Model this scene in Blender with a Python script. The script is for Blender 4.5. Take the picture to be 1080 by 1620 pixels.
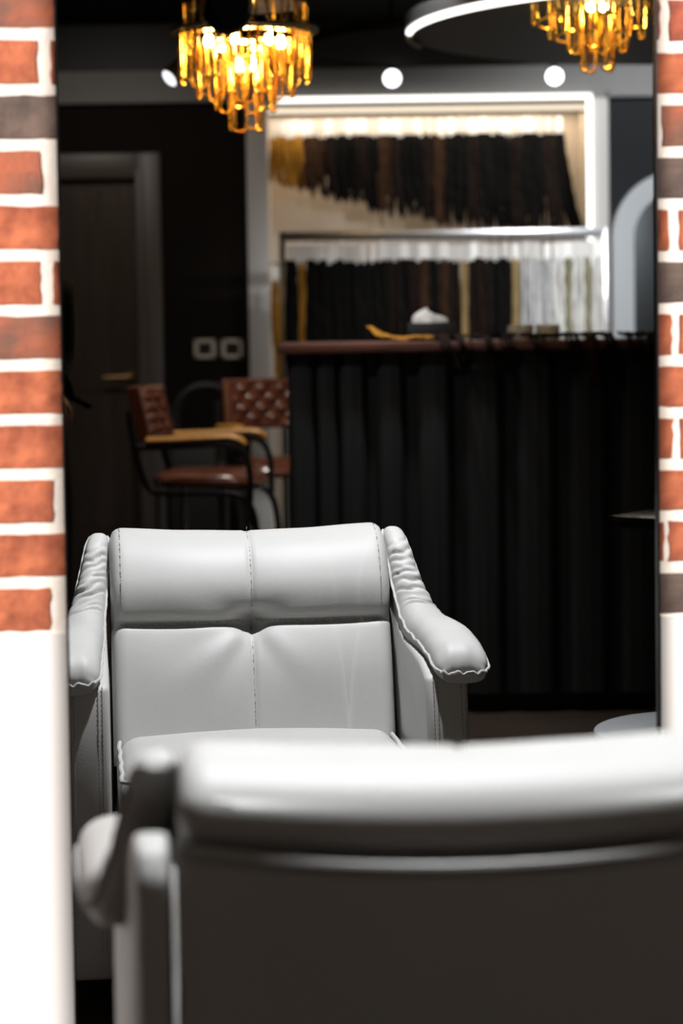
import bpy, bmesh, math, random
from mathutils import Vector, Matrix, Euler, noise

for o in list(bpy.data.objects):
    bpy.data.objects.remove(o, do_unlink=True)
scene = bpy.context.scene
COL = scene.collection
R = math.radians
random.seed(7)

# ------------------------------------------------------------------ camera
FPX = 3600.0                 # focal length in pixels of the 1080 x 1620 frame
PITCH, ROLL = R(3.24), R(0.78)
PX, PY = 540.0, 714.0        # principal point (lens shifted down)
CAMZ = 1.27
cam_data = bpy.data.cameras.new('camera')
cam = bpy.data.objects.new('camera', cam_data)
COL.objects.link(cam)
cam_data.sensor_fit = 'HORIZONTAL'
cam_data.sensor_width = 24.0
cam_data.lens = FPX / 1080.0 * 24.0
cam_data.shift_y = -(810.0 - PY) / 1080.0
cam_data.clip_start = 0.05
cam_data.clip_end = 100
CAM_ROT = Matrix.Rotation(R(90) - PITCH, 3, 'X') @ Matrix.Rotation(-ROLL, 3, 'Z')
cam.matrix_world = Matrix.Translation((0, 0, CAMZ)) @ CAM_ROT.to_4x4()
cam_data.dof.use_dof = True
cam_data.dof.focus_distance = 4.5
cam_data.dof.aperture_fstop = 3.0
scene.camera = cam

# ------------------------------------------------------------------ world, exposure, lights
world = bpy.data.worlds.new('world')
scene.world = world
world.use_nodes = True
bg = world.node_tree.nodes['Background']
bg.inputs[0].default_value = (1.0, 0.86, 0.78, 1)
bg.inputs[1].default_value = 0.015

scene.view_settings.view_transform = 'Standard'
scene.view_settings.look = 'None'
scene.view_settings.exposure = 0.0
scene.view_settings.gamma = 1.0
scene.view_settings.use_curve_mapping = False


def light(name, kind, loc, energy, color=(1, 1, 1), target=None, size=0.05, angle=60, blend=0.5):
    d = bpy.data.lights.new(name, kind)
    d.energy = energy
    d.color = color
    d.shadow_soft_size = size
    if kind == 'SPOT':
        d.spot_size = R(angle)
        d.spot_blend = blend
    o = bpy.data.objects.new(name, d)
    COL.objects.link(o)
    o.location = loc
    if target is not None:
        o.rotation_euler = (Vector(target) - Vector(loc)).to_track_quat('-Z', 'Y').to_euler()
    return o


# spots out of frame: chair downlights, and fills added to brighten other areas
# two added unseen spots wash the brick piers on either side of the opening; each beam ends at the pier's edge
light('added_spot_wall_left', 'SPOT', (-1.60, 0.20, 2.40), 1150, (1, 0.95, 0.91), (-1.60 + math.sin(R(-69.62)), 0.20 + math.cos(R(-69.62)), 2.40), 0.02, 180, 0.004)
light('added_spot_wall_right', 'SPOT', (2.00, 0.40, 2.40), 1150, (1, 0.95, 0.91), (2.00 + math.sin(R(64.25)), 0.40 + math.cos(R(64.25)), 2.40), 0.02, 180, 0.004)
light('downlight_near_chair', 'SPOT', (0.12, 2.46, 2.55), 285, (0.97, 0.98, 1.0), (0.10, 2.40, 0.8), 0.05, 60, 0.6)
light('downlight_far_chair', 'SPOT', (0.10, 4.19, 2.55), 280, (0.97, 0.98, 1.0), (-0.12, 4.40, 0.6), 0.03, 60, 0.6)
light('fill_spot_rack', 'SPOT', (1.35, 7.6, 2.15), 150, (0.97, 0.98, 1.0), (0.75, 9.75, 1.22), 0.05, 50, 0.8)  # added out of view to brighten the hair on the rack
light('fill_spot_counter', 'SPOT', (-0.85, 6.2, 2.6), 34, (0.95, 0.97, 1.0), (-0.1, 7.3, 0.9), 0.05, 50, 0.9)  # added fill for the counter front, no fixture known
light('fill_spot_counter_top', 'SPOT', (0.25, 7.05, 2.55), 100, (0.97, 0.98, 1.0), (0.55, 7.5, 1.2), 0.05, 75, 0.7)  # added so the things on the counter top catch light
light('fill_spot_stools', 'SPOT', (-0.45, 8.1, 2.55), 85, (1, 0.93, 0.86), (-0.40, 8.7, 0.8), 0.05, 60, 0.7)  # added to lift the dark stools
light('fill_spot_warm', 'SPOT', (0.35, 0.9, 2.5), 7, (1, 0.74, 0.52), (0.0, 3.2, 0.8), 0.08, 80, 0.7)  # warm fill added near the camera for arm fronts and rear panel
light('fill_spot_door', 'SPOT', (-1.0, 9.3, 2.6), 20, (1, 0.9, 0.82), (-1.1, 10.4, 0.9), 0.08, 140, 0.8)  # added back-area fill for the door wall and frieze
light('fill_spot_arch', 'SPOT', (1.55, 9.3, 2.6), 80, (0.95, 0.98, 1.0), (1.45, 10.5, 1.3), 0.06, 120, 0.7)  # added to brighten the arched frame and the frieze


# ------------------------------------------------------------------ helpers
def ray(px, py):
    return CAM_ROT @ Vector(((px - PX) / FPX, -(py - PY) / FPX, -1.0))


def at(px, py, Y):
    """world point seen at a pixel of the photograph at world depth Y"""
    d = ray(px, py)
    return Vector((0, 0, CAMZ)) + d * (Y / d.y)


class MB:
    def __init__(self):
        self.v, self.f = [], []

    def add(self, vs, fs):
        n = len(self.v)
        self.v += [tuple(p) for p in vs]
        self.f += [tuple(i + n for i in f) for f in fs]
        return self

    def box(self, lo, hi, M=None):
        (a, b, c), (d, e, f) = lo, hi
        vs = [Vector(p) for p in ((a, b, c), (d, b, c), (d, e, c), (a, e, c), (a, b, f), (d, b, f), (d, e, f), (a, e, f))]
        if M is not None:
            vs = [M @ p for p in vs]
        return self.add(vs, [(0, 3, 2, 1), (4, 5, 6, 7), (0, 1, 5, 4), (1, 2, 6, 5), (2, 3, 7, 6), (3, 0, 4, 7)])

    def bevbox(self, lo, hi, r, seg=2, M=None):
        bm = bmesh.new()
        bmesh.ops.create_cube(bm, size=1.0)
        lo, hi = Vector(lo), Vector(hi)
        for v in bm.verts:
            v.co = Vector(((lo[i] + hi[i]) / 2 + v.co[i] * (hi[i] - lo[i]) for i in range(3)))
        bmesh.ops.bevel(bm, geom=bm.edges[:], offset=r, segments=seg, affect='EDGES', profile=0.5)
        return self.bm(bm, M)

    def bm(self, bm, M=None):
        bm.verts.ensure_lookup_table()
        bm.verts.index_update()
        vs = [(M @ v.co if M is not None else v.co.copy()) for v in bm.verts]
        fs = [[v.index for v in f.verts] for f in bm.faces]
        bm.free()
        return self.add(vs, fs)

    def tube(self, pts, r, n=8, caps=True, flat=1.0):
        pts = [Vector(p) for p in pts]
        m = len(pts)
        rs = r if isinstance(r, (list, tuple)) else [r] * m
        vs, fs = [], []
        up = None
        for i, p in enumerate(pts):
            t = (pts[min(i + 1, m - 1)] - pts[max(i - 1, 0)])
            t = t.normalized() if t.length > 1e-9 else Vector((0, 0, 1))
            if up is None:
                up = Vector((0, 0, 1)) if abs(t.z) < 0.9 else Vector((0, 1, 0))
            a = t.cross(up)
            a = a.normalized() if a.length > 1e-6 else t.orthogonal().normalized()
            b = a.cross(t).normalized()
            up = b
            for k in range(n):
                w = 2 * math.pi * k / n
                vs.append(p + a * math.cos(w) * rs[i] + b * math.sin(w) * rs[i] * flat)
        for i in range(m - 1):
            for k in range(n):
                k2 = (k + 1) % n
                fs.append((i * n + k, i * n + k2, (i + 1) * n + k2, (i + 1) * n + k))
        if caps:
            fs.append(tuple(range(n - 1, -1, -1)))
            fs.append(tuple((m - 1) * n + k for k in range(n)))
        return self.add(vs, fs)

    def lathe(self, prof, n=32, c=(0, 0, 0), M=None):
        vs, fs = [], []
        for (r, z) in prof:
            for k in range(n):
                w = 2 * math.pi * k / n
                p = Vector((r * math.cos(w), r * math.sin(w), z))
                p = (M @ p) if M is not None else p
                vs.append(p + Vector(c))
        m = len(prof)
        for i in range(m - 1):
            for k in range(n):
                k2 = (k + 1) % n
                fs.append((i * n + k, i * n + k2, (i + 1) * n + k2, (i + 1) * n + k))
        if prof[0][0] > 1e-6:
            fs.append(tuple(range(n - 1, -1, -1)))
        if prof[-1][0] > 1e-6:
            fs.append(tuple((m - 1) * n + k for k in range(n)))
        return self.add(vs, fs)

    def prism(self, poly, axis, lo, hi):
        """extrude a 2D polygon along an axis ('x': poly is (y,z); 'z': poly is (x,y); 'y': poly is (x,z))"""
        def p3(p, t):
            return {'x': (t, p[0], p[1]), 'y': (p[0], t, p[1]), 'z': (p[0], p[1], t)}[axis]
        n = len(poly)
        vs = [p3(p, lo) for p in poly] + [p3(p, hi) for p in poly]
        fs = [tuple(range(n)), tuple(range(2 * n - 1, n - 1, -1))]
        fs += [(i, i + n, (i + 1) % n + n, (i + 1) % n) for i in range(n)]
        return self.add(vs, fs)

    def grid(self, nu, nv, fn, closed_v=False):
        vs = [fn(i / (nu - 1), (j / nv if closed_v else j / (nv - 1))) for i in range(nu) for j in range(nv)]
        fs = []
        for i in range(nu - 1):
            for j in range(nv if closed_v else nv - 1):
                j2 = (j + 1) % nv
                fs.append((i * nv + j, i * nv + j2, (i + 1) * nv + j2, (i + 1) * nv + j))
        return self.add(vs, fs)

    def mesh(self, name, m, smooth=True, bevel=0, seg=2, angle=40):
        me = bpy.data.meshes.new(name)
        me.from_pydata(self.v, [], self.f)
        bm = bmesh.new()
        bm.from_mesh(me)
        bmesh.ops.remove_doubles(bm, verts=bm.verts, dist=1e-6)
        bmesh.ops.recalc_face_normals(bm, faces=bm.faces)
        if bevel:
            es = [e for e in bm.edges if len(e.link_faces) == 2 and e.calc_face_angle(0) > R(30)]
            bmesh.ops.bevel(bm, geom=es, offset=bevel, segments=seg, affect='EDGES', profile=0.5)
        bm.to_mesh(me)
        bm.free()
        if smooth:
            me.polygons.foreach_set('use_smooth', [True] * len(me.polygons))
            me.set_sharp_from_angle(angle=R(angle))
        me.materials.append(m)
        return me

    def build(self, name, m, parent=None, **kw):
        return obj(name, self.mesh(name, m, **kw), parent)


def obj(name, me, parent=None, loc=None, rot=None):
    o = bpy.data.objects.new(name, me)
    COL.objects.link(o)
    if parent is not None:
        o.parent = parent
    if loc is not None:
        o.location = loc
    if rot is not None:
        o.rotation_euler = rot
    return o


def tag(o, label=None, cat=None, group=None, kind=None):
    if label: o['label'] = label
    if cat: o['category'] = cat
    if group: o['group'] = group
    if kind: o['kind'] = kind
    return o


def thing(name, loc, label, cat, group=None, rz=0.0):
    o = bpy.data.objects.new(name, None)
    o.empty_display_size = 0.05
    COL.objects.link(o)
    o.location = loc
    o.rotation_euler = (0, 0, rz)
    return tag(o, label, cat, group)


def copy_tree(o, parent=None):
    c = o.copy()
    COL.objects.link(c)
    c.parent = parent
    for ch in list(o.children):
        copy_tree(ch, c)
    return c


def struct(o):
    o['kind'] = 'structure'
    return o


def spline(pts, n):
    """Catmull-Rom through pts, n samples evenly spaced along the length"""
    P = [Vector(p) for p in pts]
    P = [2 * P[0] - P[1]] + P + [2 * P[-1] - P[-2]]
    fine = []
    for i in range(1, len(P) - 2):
        for k in range(24):
            t = k / 24
            a, b, c, d = P[i - 1], P[i], P[i + 1], P[i + 2]
            fine.append(0.5 * ((2 * b) + (c - a) * t + (2 * a - 5 * b + 4 * c - d) * t * t + (3 * b - a - 3 * c + d) * t ** 3))
    fine.append(P[-2])
    L = [0.0]
    for i in range(1, len(fine)):
        L.append(L[-1] + (fine[i] - fine[i - 1]).length)
    out, j = [], 0
    for k in range(n):
        s = L[-1] * k / (n - 1)
        while j < len(L) - 2 and L[j + 1] < s:
            j += 1
        q = (s - L[j]) / max(L[j + 1] - L[j], 1e-9)
        out.append(fine[j].lerp(fine[j + 1], min(max(q, 0), 1)))
    return out


def gauss(x, w):
    return math.exp(-(x / w) ** 2)


# ------------------------------------------------------------------ materials
def mat(name, color, rough=0.5, metal=0.0, var=0.0, vscale=8.0, bump=0.0, bscale=60.0, color2=None,
        stretch=(1, 1, 1), emit=0.0, spec=0.5, trans=0.0, ecol=None, coat=0.0, bdist=0.002):
    m = bpy.data.materials.new(name)
    m.use_nodes = True
    nt = m.node_tree
    b = nt.nodes['Principled BSDF']
    b.inputs['Base Color'].default_value = (*color, 1)
    b.inputs['Roughness'].default_value = rough
    b.inputs['Metallic'].default_value = metal
    b.inputs['Specular IOR Level'].default_value = spec
    b.inputs['Coat Weight'].default_value = coat
    b.inputs['Transmission Weight'].default_value = trans
    if emit:
        b.inputs['Emission Color'].default_value = (*(ecol or color), 1)
        b.inputs['Emission Strength'].default_value = emit
    if var or bump or color2:
        tc = nt.nodes.new('ShaderNodeTexCoord')
        mp = nt.nodes.new('ShaderNodeMapping')
        mp.inputs['Scale'].default_value = stretch
        nt.links.new(tc.outputs['Object'], mp.inputs['Vector'])
    if var or color2:
        nz = nt.nodes.new('ShaderNodeTexNoise')
        nz.inputs['Scale'].default_value = vscale
        nz.inputs['Detail'].default_value = 6
        nt.links.new(mp.outputs[0], nz.inputs['Vector'])
        rp = nt.nodes.new('ShaderNodeValToRGB')
        c2 = color2 or tuple(c * (1 - var) for c in color)
        rp.color_ramp.elements[0].position = 0.35
        rp.color_ramp.elements[0].color = (*c2, 1)
        rp.color_ramp.elements[1].position = 0.65
        rp.color_ramp.elements[1].color = (*color, 1)
        nt.links.new(nz.outputs['Fac'], rp.inputs[0])
        nt.links.new(rp.outputs[0], b.inputs['Base Color'])
    if bump:
        n2 = nt.nodes.new('ShaderNodeTexNoise')
        n2.inputs['Scale'].default_value = bscale
        n2.inputs['Detail'].default_value = 4
        nt.links.new(mp.outputs[0], n2.inputs['Vector'])
        bp = nt.nodes.new('ShaderNodeBump')
        bp.inputs['Strength'].default_value = bump
        bp.inputs['Distance'].default_value = bdist
        nt.links.new(n2.outputs['Fac'], bp.inputs['Height'])
        nt.links.new(bp.outputs[0], b.inputs['Normal'])
    return m


def emission(name, color, strength):
    m = bpy.data.materials.new(name)
    m.use_nodes = True
    nt = m.node_tree
    nt.nodes.clear()
    e = nt.nodes.new('ShaderNodeEmission')
    e.inputs[0].default_value = (*color, 1)
    e.inputs[1].default_value = strength
    out = nt.nodes.new('ShaderNodeOutputMaterial')
    nt.links.new(e.outputs[0], out.inputs[0])
    return m


M = {}
M['leather'] = mat('pale_grey_leather', (0.42, 0.42, 0.408), 0.52, bump=0.25, bscale=420, var=0.05, vscale=5, spec=0.35, bdist=0.001)
M['thread'] = mat('grey_thread', (0.20, 0.20, 0.19), 0.8)
M['thread_pale'] = mat('pale_thread', (0.62, 0.62, 0.60), 0.8)
M['black_foot'] = mat('black_plastic', (0.01, 0.01, 0.01), 0.5)
M['mortar'] = mat('cream_mortar', (0.80, 0.72, 0.64), 0.95, bump=0.8, bscale=90, var=0.12, vscale=30, bdist=0.004)
M['white_paint'] = mat('white_painted_panel', (0.78, 0.75, 0.73), 0.5, bump=0.1, bscale=30)
BR = [mat('brick_orange', (0.49, 0.140, 0.062), 0.9, color2=(0.25, 0.062, 0.030), vscale=26, bump=0.8, bscale=45, bdist=0.006),
      mat('brick_red', (0.42, 0.10, 0.05), 0.9, color2=(0.18, 0.045, 0.03), vscale=30, bump=0.8, bscale=55, bdist=0.006),
      mat('brick_charcoal', (0.145, 0.098, 0.078), 0.9, color2=(0.06, 0.042, 0.036), vscale=16, bump=0.8, bscale=50, bdist=0.006),
      mat('brick_mixed', (0.36, 0.10, 0.05), 0.9, color2=(0.10, 0.065, 0.05), vscale=12, bump=0.8, bscale=50, bdist=0.006)]
M['edge_trim'] = mat('dark_edge_metal', (0.03, 0.025, 0.025), 0.4, 0.6)
M['floor'] = mat('dark_floor', (0.05, 0.034, 0.024), 0.45, var=0.4, vscale=3, stretch=(1, 6, 1))
M['ceiling'] = mat('black_ceiling', (0.003, 0.003, 0.003), 0.9, spec=0.1)
M['dark_wall'] = mat('dark_brown_wall', (0.010, 0.0075, 0.0055), 0.9, spec=0.15, bump=0.1, bscale=80)
M['charcoal_wall'] = mat('charcoal_wall', (0.02, 0.021, 0.023), 0.9, spec=0.2)
M['frieze'] = mat('grey_frieze', (0.20, 0.195, 0.19), 0.7, var=0.1, vscale=4)
M['pillar'] = mat('white_pillar_paint', (0.50, 0.48, 0.46), 0.6)
M['niche'] = mat('warm_white_niche', (0.52, 0.45, 0.37), 0.7)
M['door'] = mat('dark_brown_door', (0.075, 0.057, 0.047), 0.32, var=0.25, vscale=6, stretch=(6, 6, 0.6))
M['casing'] = mat('brown_door_casing', (0.075, 0.062, 0.054), 0.45)
M['brass'] = mat('brass', (0.30, 0.19, 0.08), 0.4, 1.0)
M['plate'] = mat('beige_plate', (0.62, 0.55, 0.47), 0.4)
M['black_gloss'] = mat('black_gloss', (0.006, 0.006, 0.007), 0.2)
M['black_matte'] = mat('black_matte', (0.008, 0.008, 0.008), 0.6)
M['slat'] = mat('charcoal_slat', (0.030, 0.031, 0.032), 0.42, var=0.3, vscale=5, stretch=(30, 30, 0.6), bump=0.15, bscale=120)
M['counter_wood'] = mat('red_brown_wood', (0.16, 0.062, 0.045), 0.4, color2=(0.08, 0.03, 0.022), vscale=4, stretch=(1, 10, 10))
M['steel'] = mat('brushed_steel', (0.55, 0.56, 0.58), 0.3, 1.0)
M['dark_steel'] = mat('dark_steel', (0.16, 0.165, 0.17), 0.35, 1.0)
M['chrome'] = mat('chrome', (0.70, 0.68, 0.66), 0.22, 1.0)
M['black_tube'] = mat('black_tube', (0.02, 0.02, 0.021), 0.3, 0.5)
M['brown_leather'] = mat('brown_leather', (0.13, 0.042, 0.022), 0.22, bump=0.2, bscale=200, var=0.3, vscale=7)
M['arm_wood'] = mat('honey_wood', (0.52, 0.255, 0.045), 0.4, color2=(0.36, 0.16, 0.03), vscale=5, stretch=(2, 20, 20))
M['card'] = mat('white_card', (0.80, 0.78, 0.75), 0.7)
M['card_cream'] = mat('cream_card', (0.62, 0.56, 0.50), 0.7)
M['ceramic'] = mat('white_ceramic', (0.86, 0.86, 0.85), 0.3)
M['tissue'] = mat('white_tissue', (0.85, 0.86, 0.87), 0.9)
M['mirror'] = mat('mirror_glass', (0.42, 0.46, 0.48), 0.16, 1.0)
M['arch_frame'] = mat('pale_grey_frame', (0.46, 0.48, 0.50), 0.5)
M['table_white'] = mat('grey_white_top', (0.24, 0.25, 0.26), 0.35, var=0.06, vscale=9)
M['cloth'] = mat('black_cloth', (0.006, 0.006, 0.007), 0.85)
M['skin'] = mat('skin', (0.50, 0.28, 0.20), 0.5)
M['amber'] = mat('amber_glass', (0.90, 0.52, 0.08), 0.18, 0.75, spec=0.8)
M['gold'] = mat('gold_metal', (0.62, 0.36, 0.09), 0.25, 1.0)
M['bulb'] = emission('warm_bulb', (1.0, 0.74, 0.32), 60)
M['led'] = emission('led_white', (1.0, 0.97, 0.90), 2.4)
M['led_warm'] = emission('led_warm', (1.0, 0.84, 0.64), 1.3)
M['spot_lens'] = emission('spot_lens', (0.96, 0.98, 1.0), 4)
M['spot_lens_dim'] = emission('spot_lens_side', (0.96, 0.98, 1.0), 1.6)


def hairmat(name, c1, c2, rough=0.6):
    return mat(name, c1, rough, color2=c2, vscale=3, stretch=(55, 55, 2.0), bump=0.8, bscale=4, bdist=0.004, spec=0.08)


HAIR = {'black': hairmat('hair_black', (0.006, 0.005, 0.004), (0.002, 0.002, 0.002)),
        'dark': hairmat('hair_dark_brown', (0.020, 0.011, 0.007), (0.005, 0.003, 0.003)),
        'brown': hairmat('hair_brown', (0.070, 0.034, 0.016), (0.018, 0.009, 0.005)),
        'honey': hairmat('hair_honey', (0.55, 0.27, 0.035), (0.20, 0.085, 0.012)),
        'blond': hairmat('hair_blond', (0.42, 0.30, 0.14), (0.18, 0.12, 0.05)),
        'olive': hairmat('hair_olive_blond', (0.36, 0.34, 0.22), (0.14, 0.13, 0.08)),
        'silver': hairmat('hair_silver', (0.62, 0.62, 0.61), (0.25, 0.25, 0.25)),
        'white': hairmat('hair_white', (0.80, 0.79, 0.76), (0.45, 0.44, 0.42))}

# ------------------------------------------------------------------ room shell
CEIL = 2.64
BACK = 10.5
XL, XR = -4.2, 4.2
struct(MB().box((XL, -2.5, -0.1), (XR, BACK + 0.6, 0)).build('floor', M['floor'], smooth=False))
struct(MB().box((XL, -2.5, CEIL), (XR, BACK + 0.6, CEIL + 0.1)).build('ceiling', M['ceiling'], smooth=False))
struct(MB().box((XL - 0.1, -2.5, 0), (XL, BACK + 0.6, CEIL)).build('wall_side_left', M['dark_wall'], smooth=False))
struct(MB().box((XR, -2.5, 0), (XR + 0.1, BACK + 0.6, CEIL)).build('wall_side_right', M['charcoal_wall'], smooth=False))

# back wall: dark wall left of the niche, charcoal wall right of it, grey frieze, black strip above it
nl = at(424, 300, BACK).x        # niche opening
nr = at(932, 300, BACK).x
pl = at(391, 300, BACK).x        # outer edges of the pillars
pr = at(961, 300, BACK).x
z_ft = at(300, 112, BACK).z      # frieze top
z_fb = at(240, 163, BACK).z      # frieze bottom
z_nt = at(680, 163, BACK).z      # niche top
door_l = at(20, 400, BACK).x
door_r = at(217, 400, BACK).x
door_t = at(160, 283, BACK).z
wb = MB().box((door_r, BACK, 0), (pl, BACK + 0.12, z_fb)).box((XL, BACK, 0), (door_l, BACK + 0.12, z_fb)).box((door_l, BACK, door_t), (door_r, BACK + 0.12, z_fb))
struct(wb.build('wall_back', M['dark_wall'], smooth=False))
struct(MB().box((pr, BACK, 0), (XR, BACK + 0.12, z_fb)).build('wall_back_right', M['charcoal_wall'], smooth=False))
struct(MB().box((XL, BACK - 0.02, z_ft), (XR, BACK + 0.5, CEIL)).build('wall_back_top', M['black_matte'], smooth=False))
fr = MB().box((XL, BACK - 0.02, z_fb), (pl, BACK + 0.12, z_ft)).box((pr, BACK - 0.02, z_fb), (XR, BACK + 0.12, z_ft)).box((pl, BACK - 0.02, z_nt), (pr, BACK + 0.12, z_ft))
fr.box((XL, BACK - 0.045, z_fb - 0.002), (pl, BACK - 0.02, z_fb + 0.028)).box((pr, BACK - 0.045, z_fb - 0.002), (XR, BACK - 0.02, z_fb + 0.028))
struct(fr.build('trim_1', M['frieze'], smooth=False))
struct(MB().bevbox((pl, BACK - 0.05, 0), (nl, BACK + 0.12, z_nt + 0.01), 0.006).build('trim_2', M['pillar']))
struct(MB().bevbox((nr, BACK - 0.05, 0), (pr, BACK + 0.12, z_nt + 0.01), 0.006).build('trim_3', M['pillar']))
nd = 0.42
ni = MB().box((nl - 0.02, BACK + nd, 0), (nr + 0.02, BACK + nd + 0.05, z_nt + 0.02))
ni.box((nl - 0.03, BACK + 0.12, 0), (nl, BACK + nd, z_nt)).box((nr, BACK + 0.12, 0), (nr + 0.03, BACK + nd, z_nt)).box((nl, BACK + 0.1, z_nt), (nr, BACK + nd, z_nt + 0.04))
struct(ni.build('wall_niche', M['niche'], smooth=False))

# door in the back wall
d = MB().box((door_l + 0.005, BACK + 0.03, 0.005), (door_r - 0.005, BACK + 0.075, door_t - 0.005))
door = struct(d.build('door_1', M['door'], smooth=False))
hx, hz = at(205, 596, BACK).x, at(205, 596, BACK).z
h = MB().lathe([(0.0, 0), (0.026, 0), (0.026, 0.008), (0.011, 0.010), (0.011, 0.05), (0.0, 0.05)], 16, M=Matrix.Rotation(R(90), 3, 'X'), c=(hx, BACK + 0.03, hz))
h.tube([(hx, BACK - 0.015, hz), (hx - 0.03, BACK - 0.018, hz), (hx - 0.12, BACK - 0.016, hz - 0.004)], 0.009, 8)
tag(h.build('door_handle', M['brass'], door), 'brass lever handle')
cz = at(160, 243, BACK).z
cr = at(256, 400, BACK).x
cs = MB().bevbox((door_r - 0.002, BACK - 0.022, 0), (cr, BACK + 0.03, cz), 0.006).bevbox((door_l - 0.1, BACK - 0.022, door_t), (door_r, BACK + 0.03, cz), 0.006)
cs.bevbox((door_r - 0.002, BACK - 0.034, 0), (door_r + 0.03, BACK - 0.02, cz - 0.08), 0.004)
cs.bevbox((door_l - 0.1, BACK - 0.022, 0), (door_l + 0.002, BACK + 0.03, cz), 0.006)
struct(cs.build('trim_4', M['casing']))

# ------------------------------------------------------------------ brick wall; the tall mirror on it is built as an opening
YAW = R(8.5)
U = Vector((math.cos(YAW), math.sin(YAW), 0))         # along the wall, to the right
N = Vector((math.sin(YAW), -math.cos(YAW), 0))        # wall normal, towards the camera
W0 = at(568, 700, 3.45)
W0.z = 0


def on_wall(px, py):
    dv = ray(px, py)
    o0 = Vector((0, 0, CAMZ))
    t = (W0 - o0).dot(N) / dv.dot(N)
    p = o0 + dv * t
    return (p - W0).dot(U), p.z


WM = Matrix(((U.x, -N.x, 0, W0.x), (U.y, -N.y, 0, W0.y), (0, 0, 1, 0), (0, 0, 0, 1)))   # local x along wall, y into the wall


def brick_mesh(w, hgt, seed, m, d=0.010):
    """a hand-made brick: front face a jittered grid with worn edges, sides going back into the wall"""
    nx, nz = max(4, int(w / 0.02)), 5
    rnd = random.Random(seed)
    vs, fs = [], []
    off = Vector((seed * 1.7, seed * 0.31, 0))
    for i in range(nx + 1):
        for j in range(nz + 1):
            x, z = w * i / nx, hgt * j / nz
            e = (i in (0, nx)) or (j in (0, nz))
            n1 = noise.noise(Vector((x * 22, z * 22, seed)) + off)
            y = 0.0030 * n1 + 0.0015 * noise.noise(Vector((x * 60, z * 60, seed))) + (0.0022 if e else 0.0)
            if i in (0, nx): x += rnd.uniform(-0.0018, 0.0018)
            if j in (0, nz): z += 0.0022 * noise.noise(Vector((x * 45, j, seed)) + off)
            vs.append((x, y, z))
    row = nz + 1
    for i in range(nx):
        for j in range(nz):
            fs.append((i * row + j, (i + 1) * row + j, (i + 1) * row + j + 1, i * row + j + 1))
    loop = [i * row for i in range(nx + 1)] + [nx * row + j for j in range(1, nz + 1)] + [i * row + nz for i in range(nx - 1, -1, -1)] + [j for j in range(nz - 1, 0, -1)]
    n0 = len(vs)
    for k in loop:
        vs.append((vs[k][0], d, vs[k][2]))
    L = len(loop)
    for k in range(L):
        k2 = (k + 1) % L
        fs.append((loop[k], n0 + k, n0 + k2, loop[k2]))
    b = MB().add(vs, fs)
    me = b.mesh('brick', m, angle=50)
    return me


def pier(name, side, edge_px, y_base, course_px, rows):
    ue = on_wall(edge_px, 500)[0]
    zb = on_wall(edge_px, y_base)[1]
    course = on_wall(edge_px, y_base - course_px)[1] - zb
    wide = 0.62
    far = ue - wide if side < 0 else ue + wide
    T = 0.11
    sp = 0.06 * side
    body = MB()
    poly = [(ue, 0.0055), (far, 0.0055), (far, T), (ue + sp, T)]
    body.prism(poly, 'z', zb, CEIL)
    out = far + side * 3.0  # unseen extension: blocks lamp spill past the pier, dark to cut bounce
    ext = struct(MB().prism([(far, 0.0), (out, 0.0), (out, T), (far, T)], 'z', 0, CEIL).build('wall_blocker_left' if side < 0 else 'wall_blocker_right', M['charcoal_wall'], smooth=False))
    ext.matrix_world = WM
    wall = struct(body.build(name, M['mortar'], smooth=False))
    wall.matrix_world = WM
    base = MB().prism([(ue, -0.004), (far, -0.004), (far, T), (ue + sp, T)], 'z', 0, zb)
    bo = base.build('base_panel', M['white_paint'], wall, smooth=False)
    tag(bo, 'smooth white painted panel below the bricks')
    k = 0
    nrows = int((CEIL - zb) / course)
    gap = 0.0185
    for rr in range(nrows):
        spec = rows[rr] if rr < len(rows) else None
        if spec is None:
            spec = (random.choice([None, 30]), random.choice([0, 0, 1, 3]), None)
        joint, colr, sliver = spec
        z = zb + rr * course + gap * 0.35
        hgt = course - gap
        # joint: pixel distance from the edge at which the second brick begins; sliver: brick piece kept at the edge
        px2m = 1 / 1066.0
        segs = []
        if joint is None:
            u0 = 0.0
        else:
            if sliver:
                segs.append((0.0, sliver * px2m, colr))
            u0 = joint * px2m
        first = True
        while u0 < wide - 0.02:
            ln = 0.205 if not first or joint is None else 0.205
            if joint is None and first:
                ln = 0.125 if rr % 2 else 0.16
            u1 = min(u0 + ln, wide)
            segs.append((u0, u1, colr if first else random.choice([0, 0, 1, 2, 3])))
            u0 = u1 + 0.016
            first = False
        for (a, b, c) in segs:
            w = b - a
            if w < 0.004: continue
            k += 1
            me = brick_mesh(w, hgt, k * 3 + (0 if side < 0 else 500), BR[c])
            x0 = ue + (a * side if side > 0 else -b)
            br = obj('brick', me, wall, (x0, 0.0, z))
    tz = MB().box((ue, -0.002, 0), (ue - 0.0035 * side, 0.012, CEIL))
    tr = struct(tz.build('trim_5' if side < 0 else 'trim_6', M['edge_trim'], smooth=False))
    tr.matrix_world = WM
    return wall


# rows from the white panel upwards: (pixels from the edge to the next brick, colour, pixels of brick left at the edge)
left_rows = [(25, 0, None), (None, 0, None), (17, 0, None), (None, 0, None), (None, 0, None), (None, 3, None),
             (30, 0, 9), (None, 0, None), (25, 3, None), (None, 2, None), (28, 0, 7), (None, 3, None)]
right_rows = [(None, 2, None), (17, 0, 9), (None, 0, None), (38, 0, 24), (None, 0, None), (38, 0, 24), (None, 2, None),
              (38, 0, 19), (None, 2, None), (10, 3, None), (None, 0, None), (23, 1, 6)]
pier('wall_left', -1, 95, 1003, 85.5, left_rows)
pier('wall_right', 1, 1041, 977, 81.4, right_rows)


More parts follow.
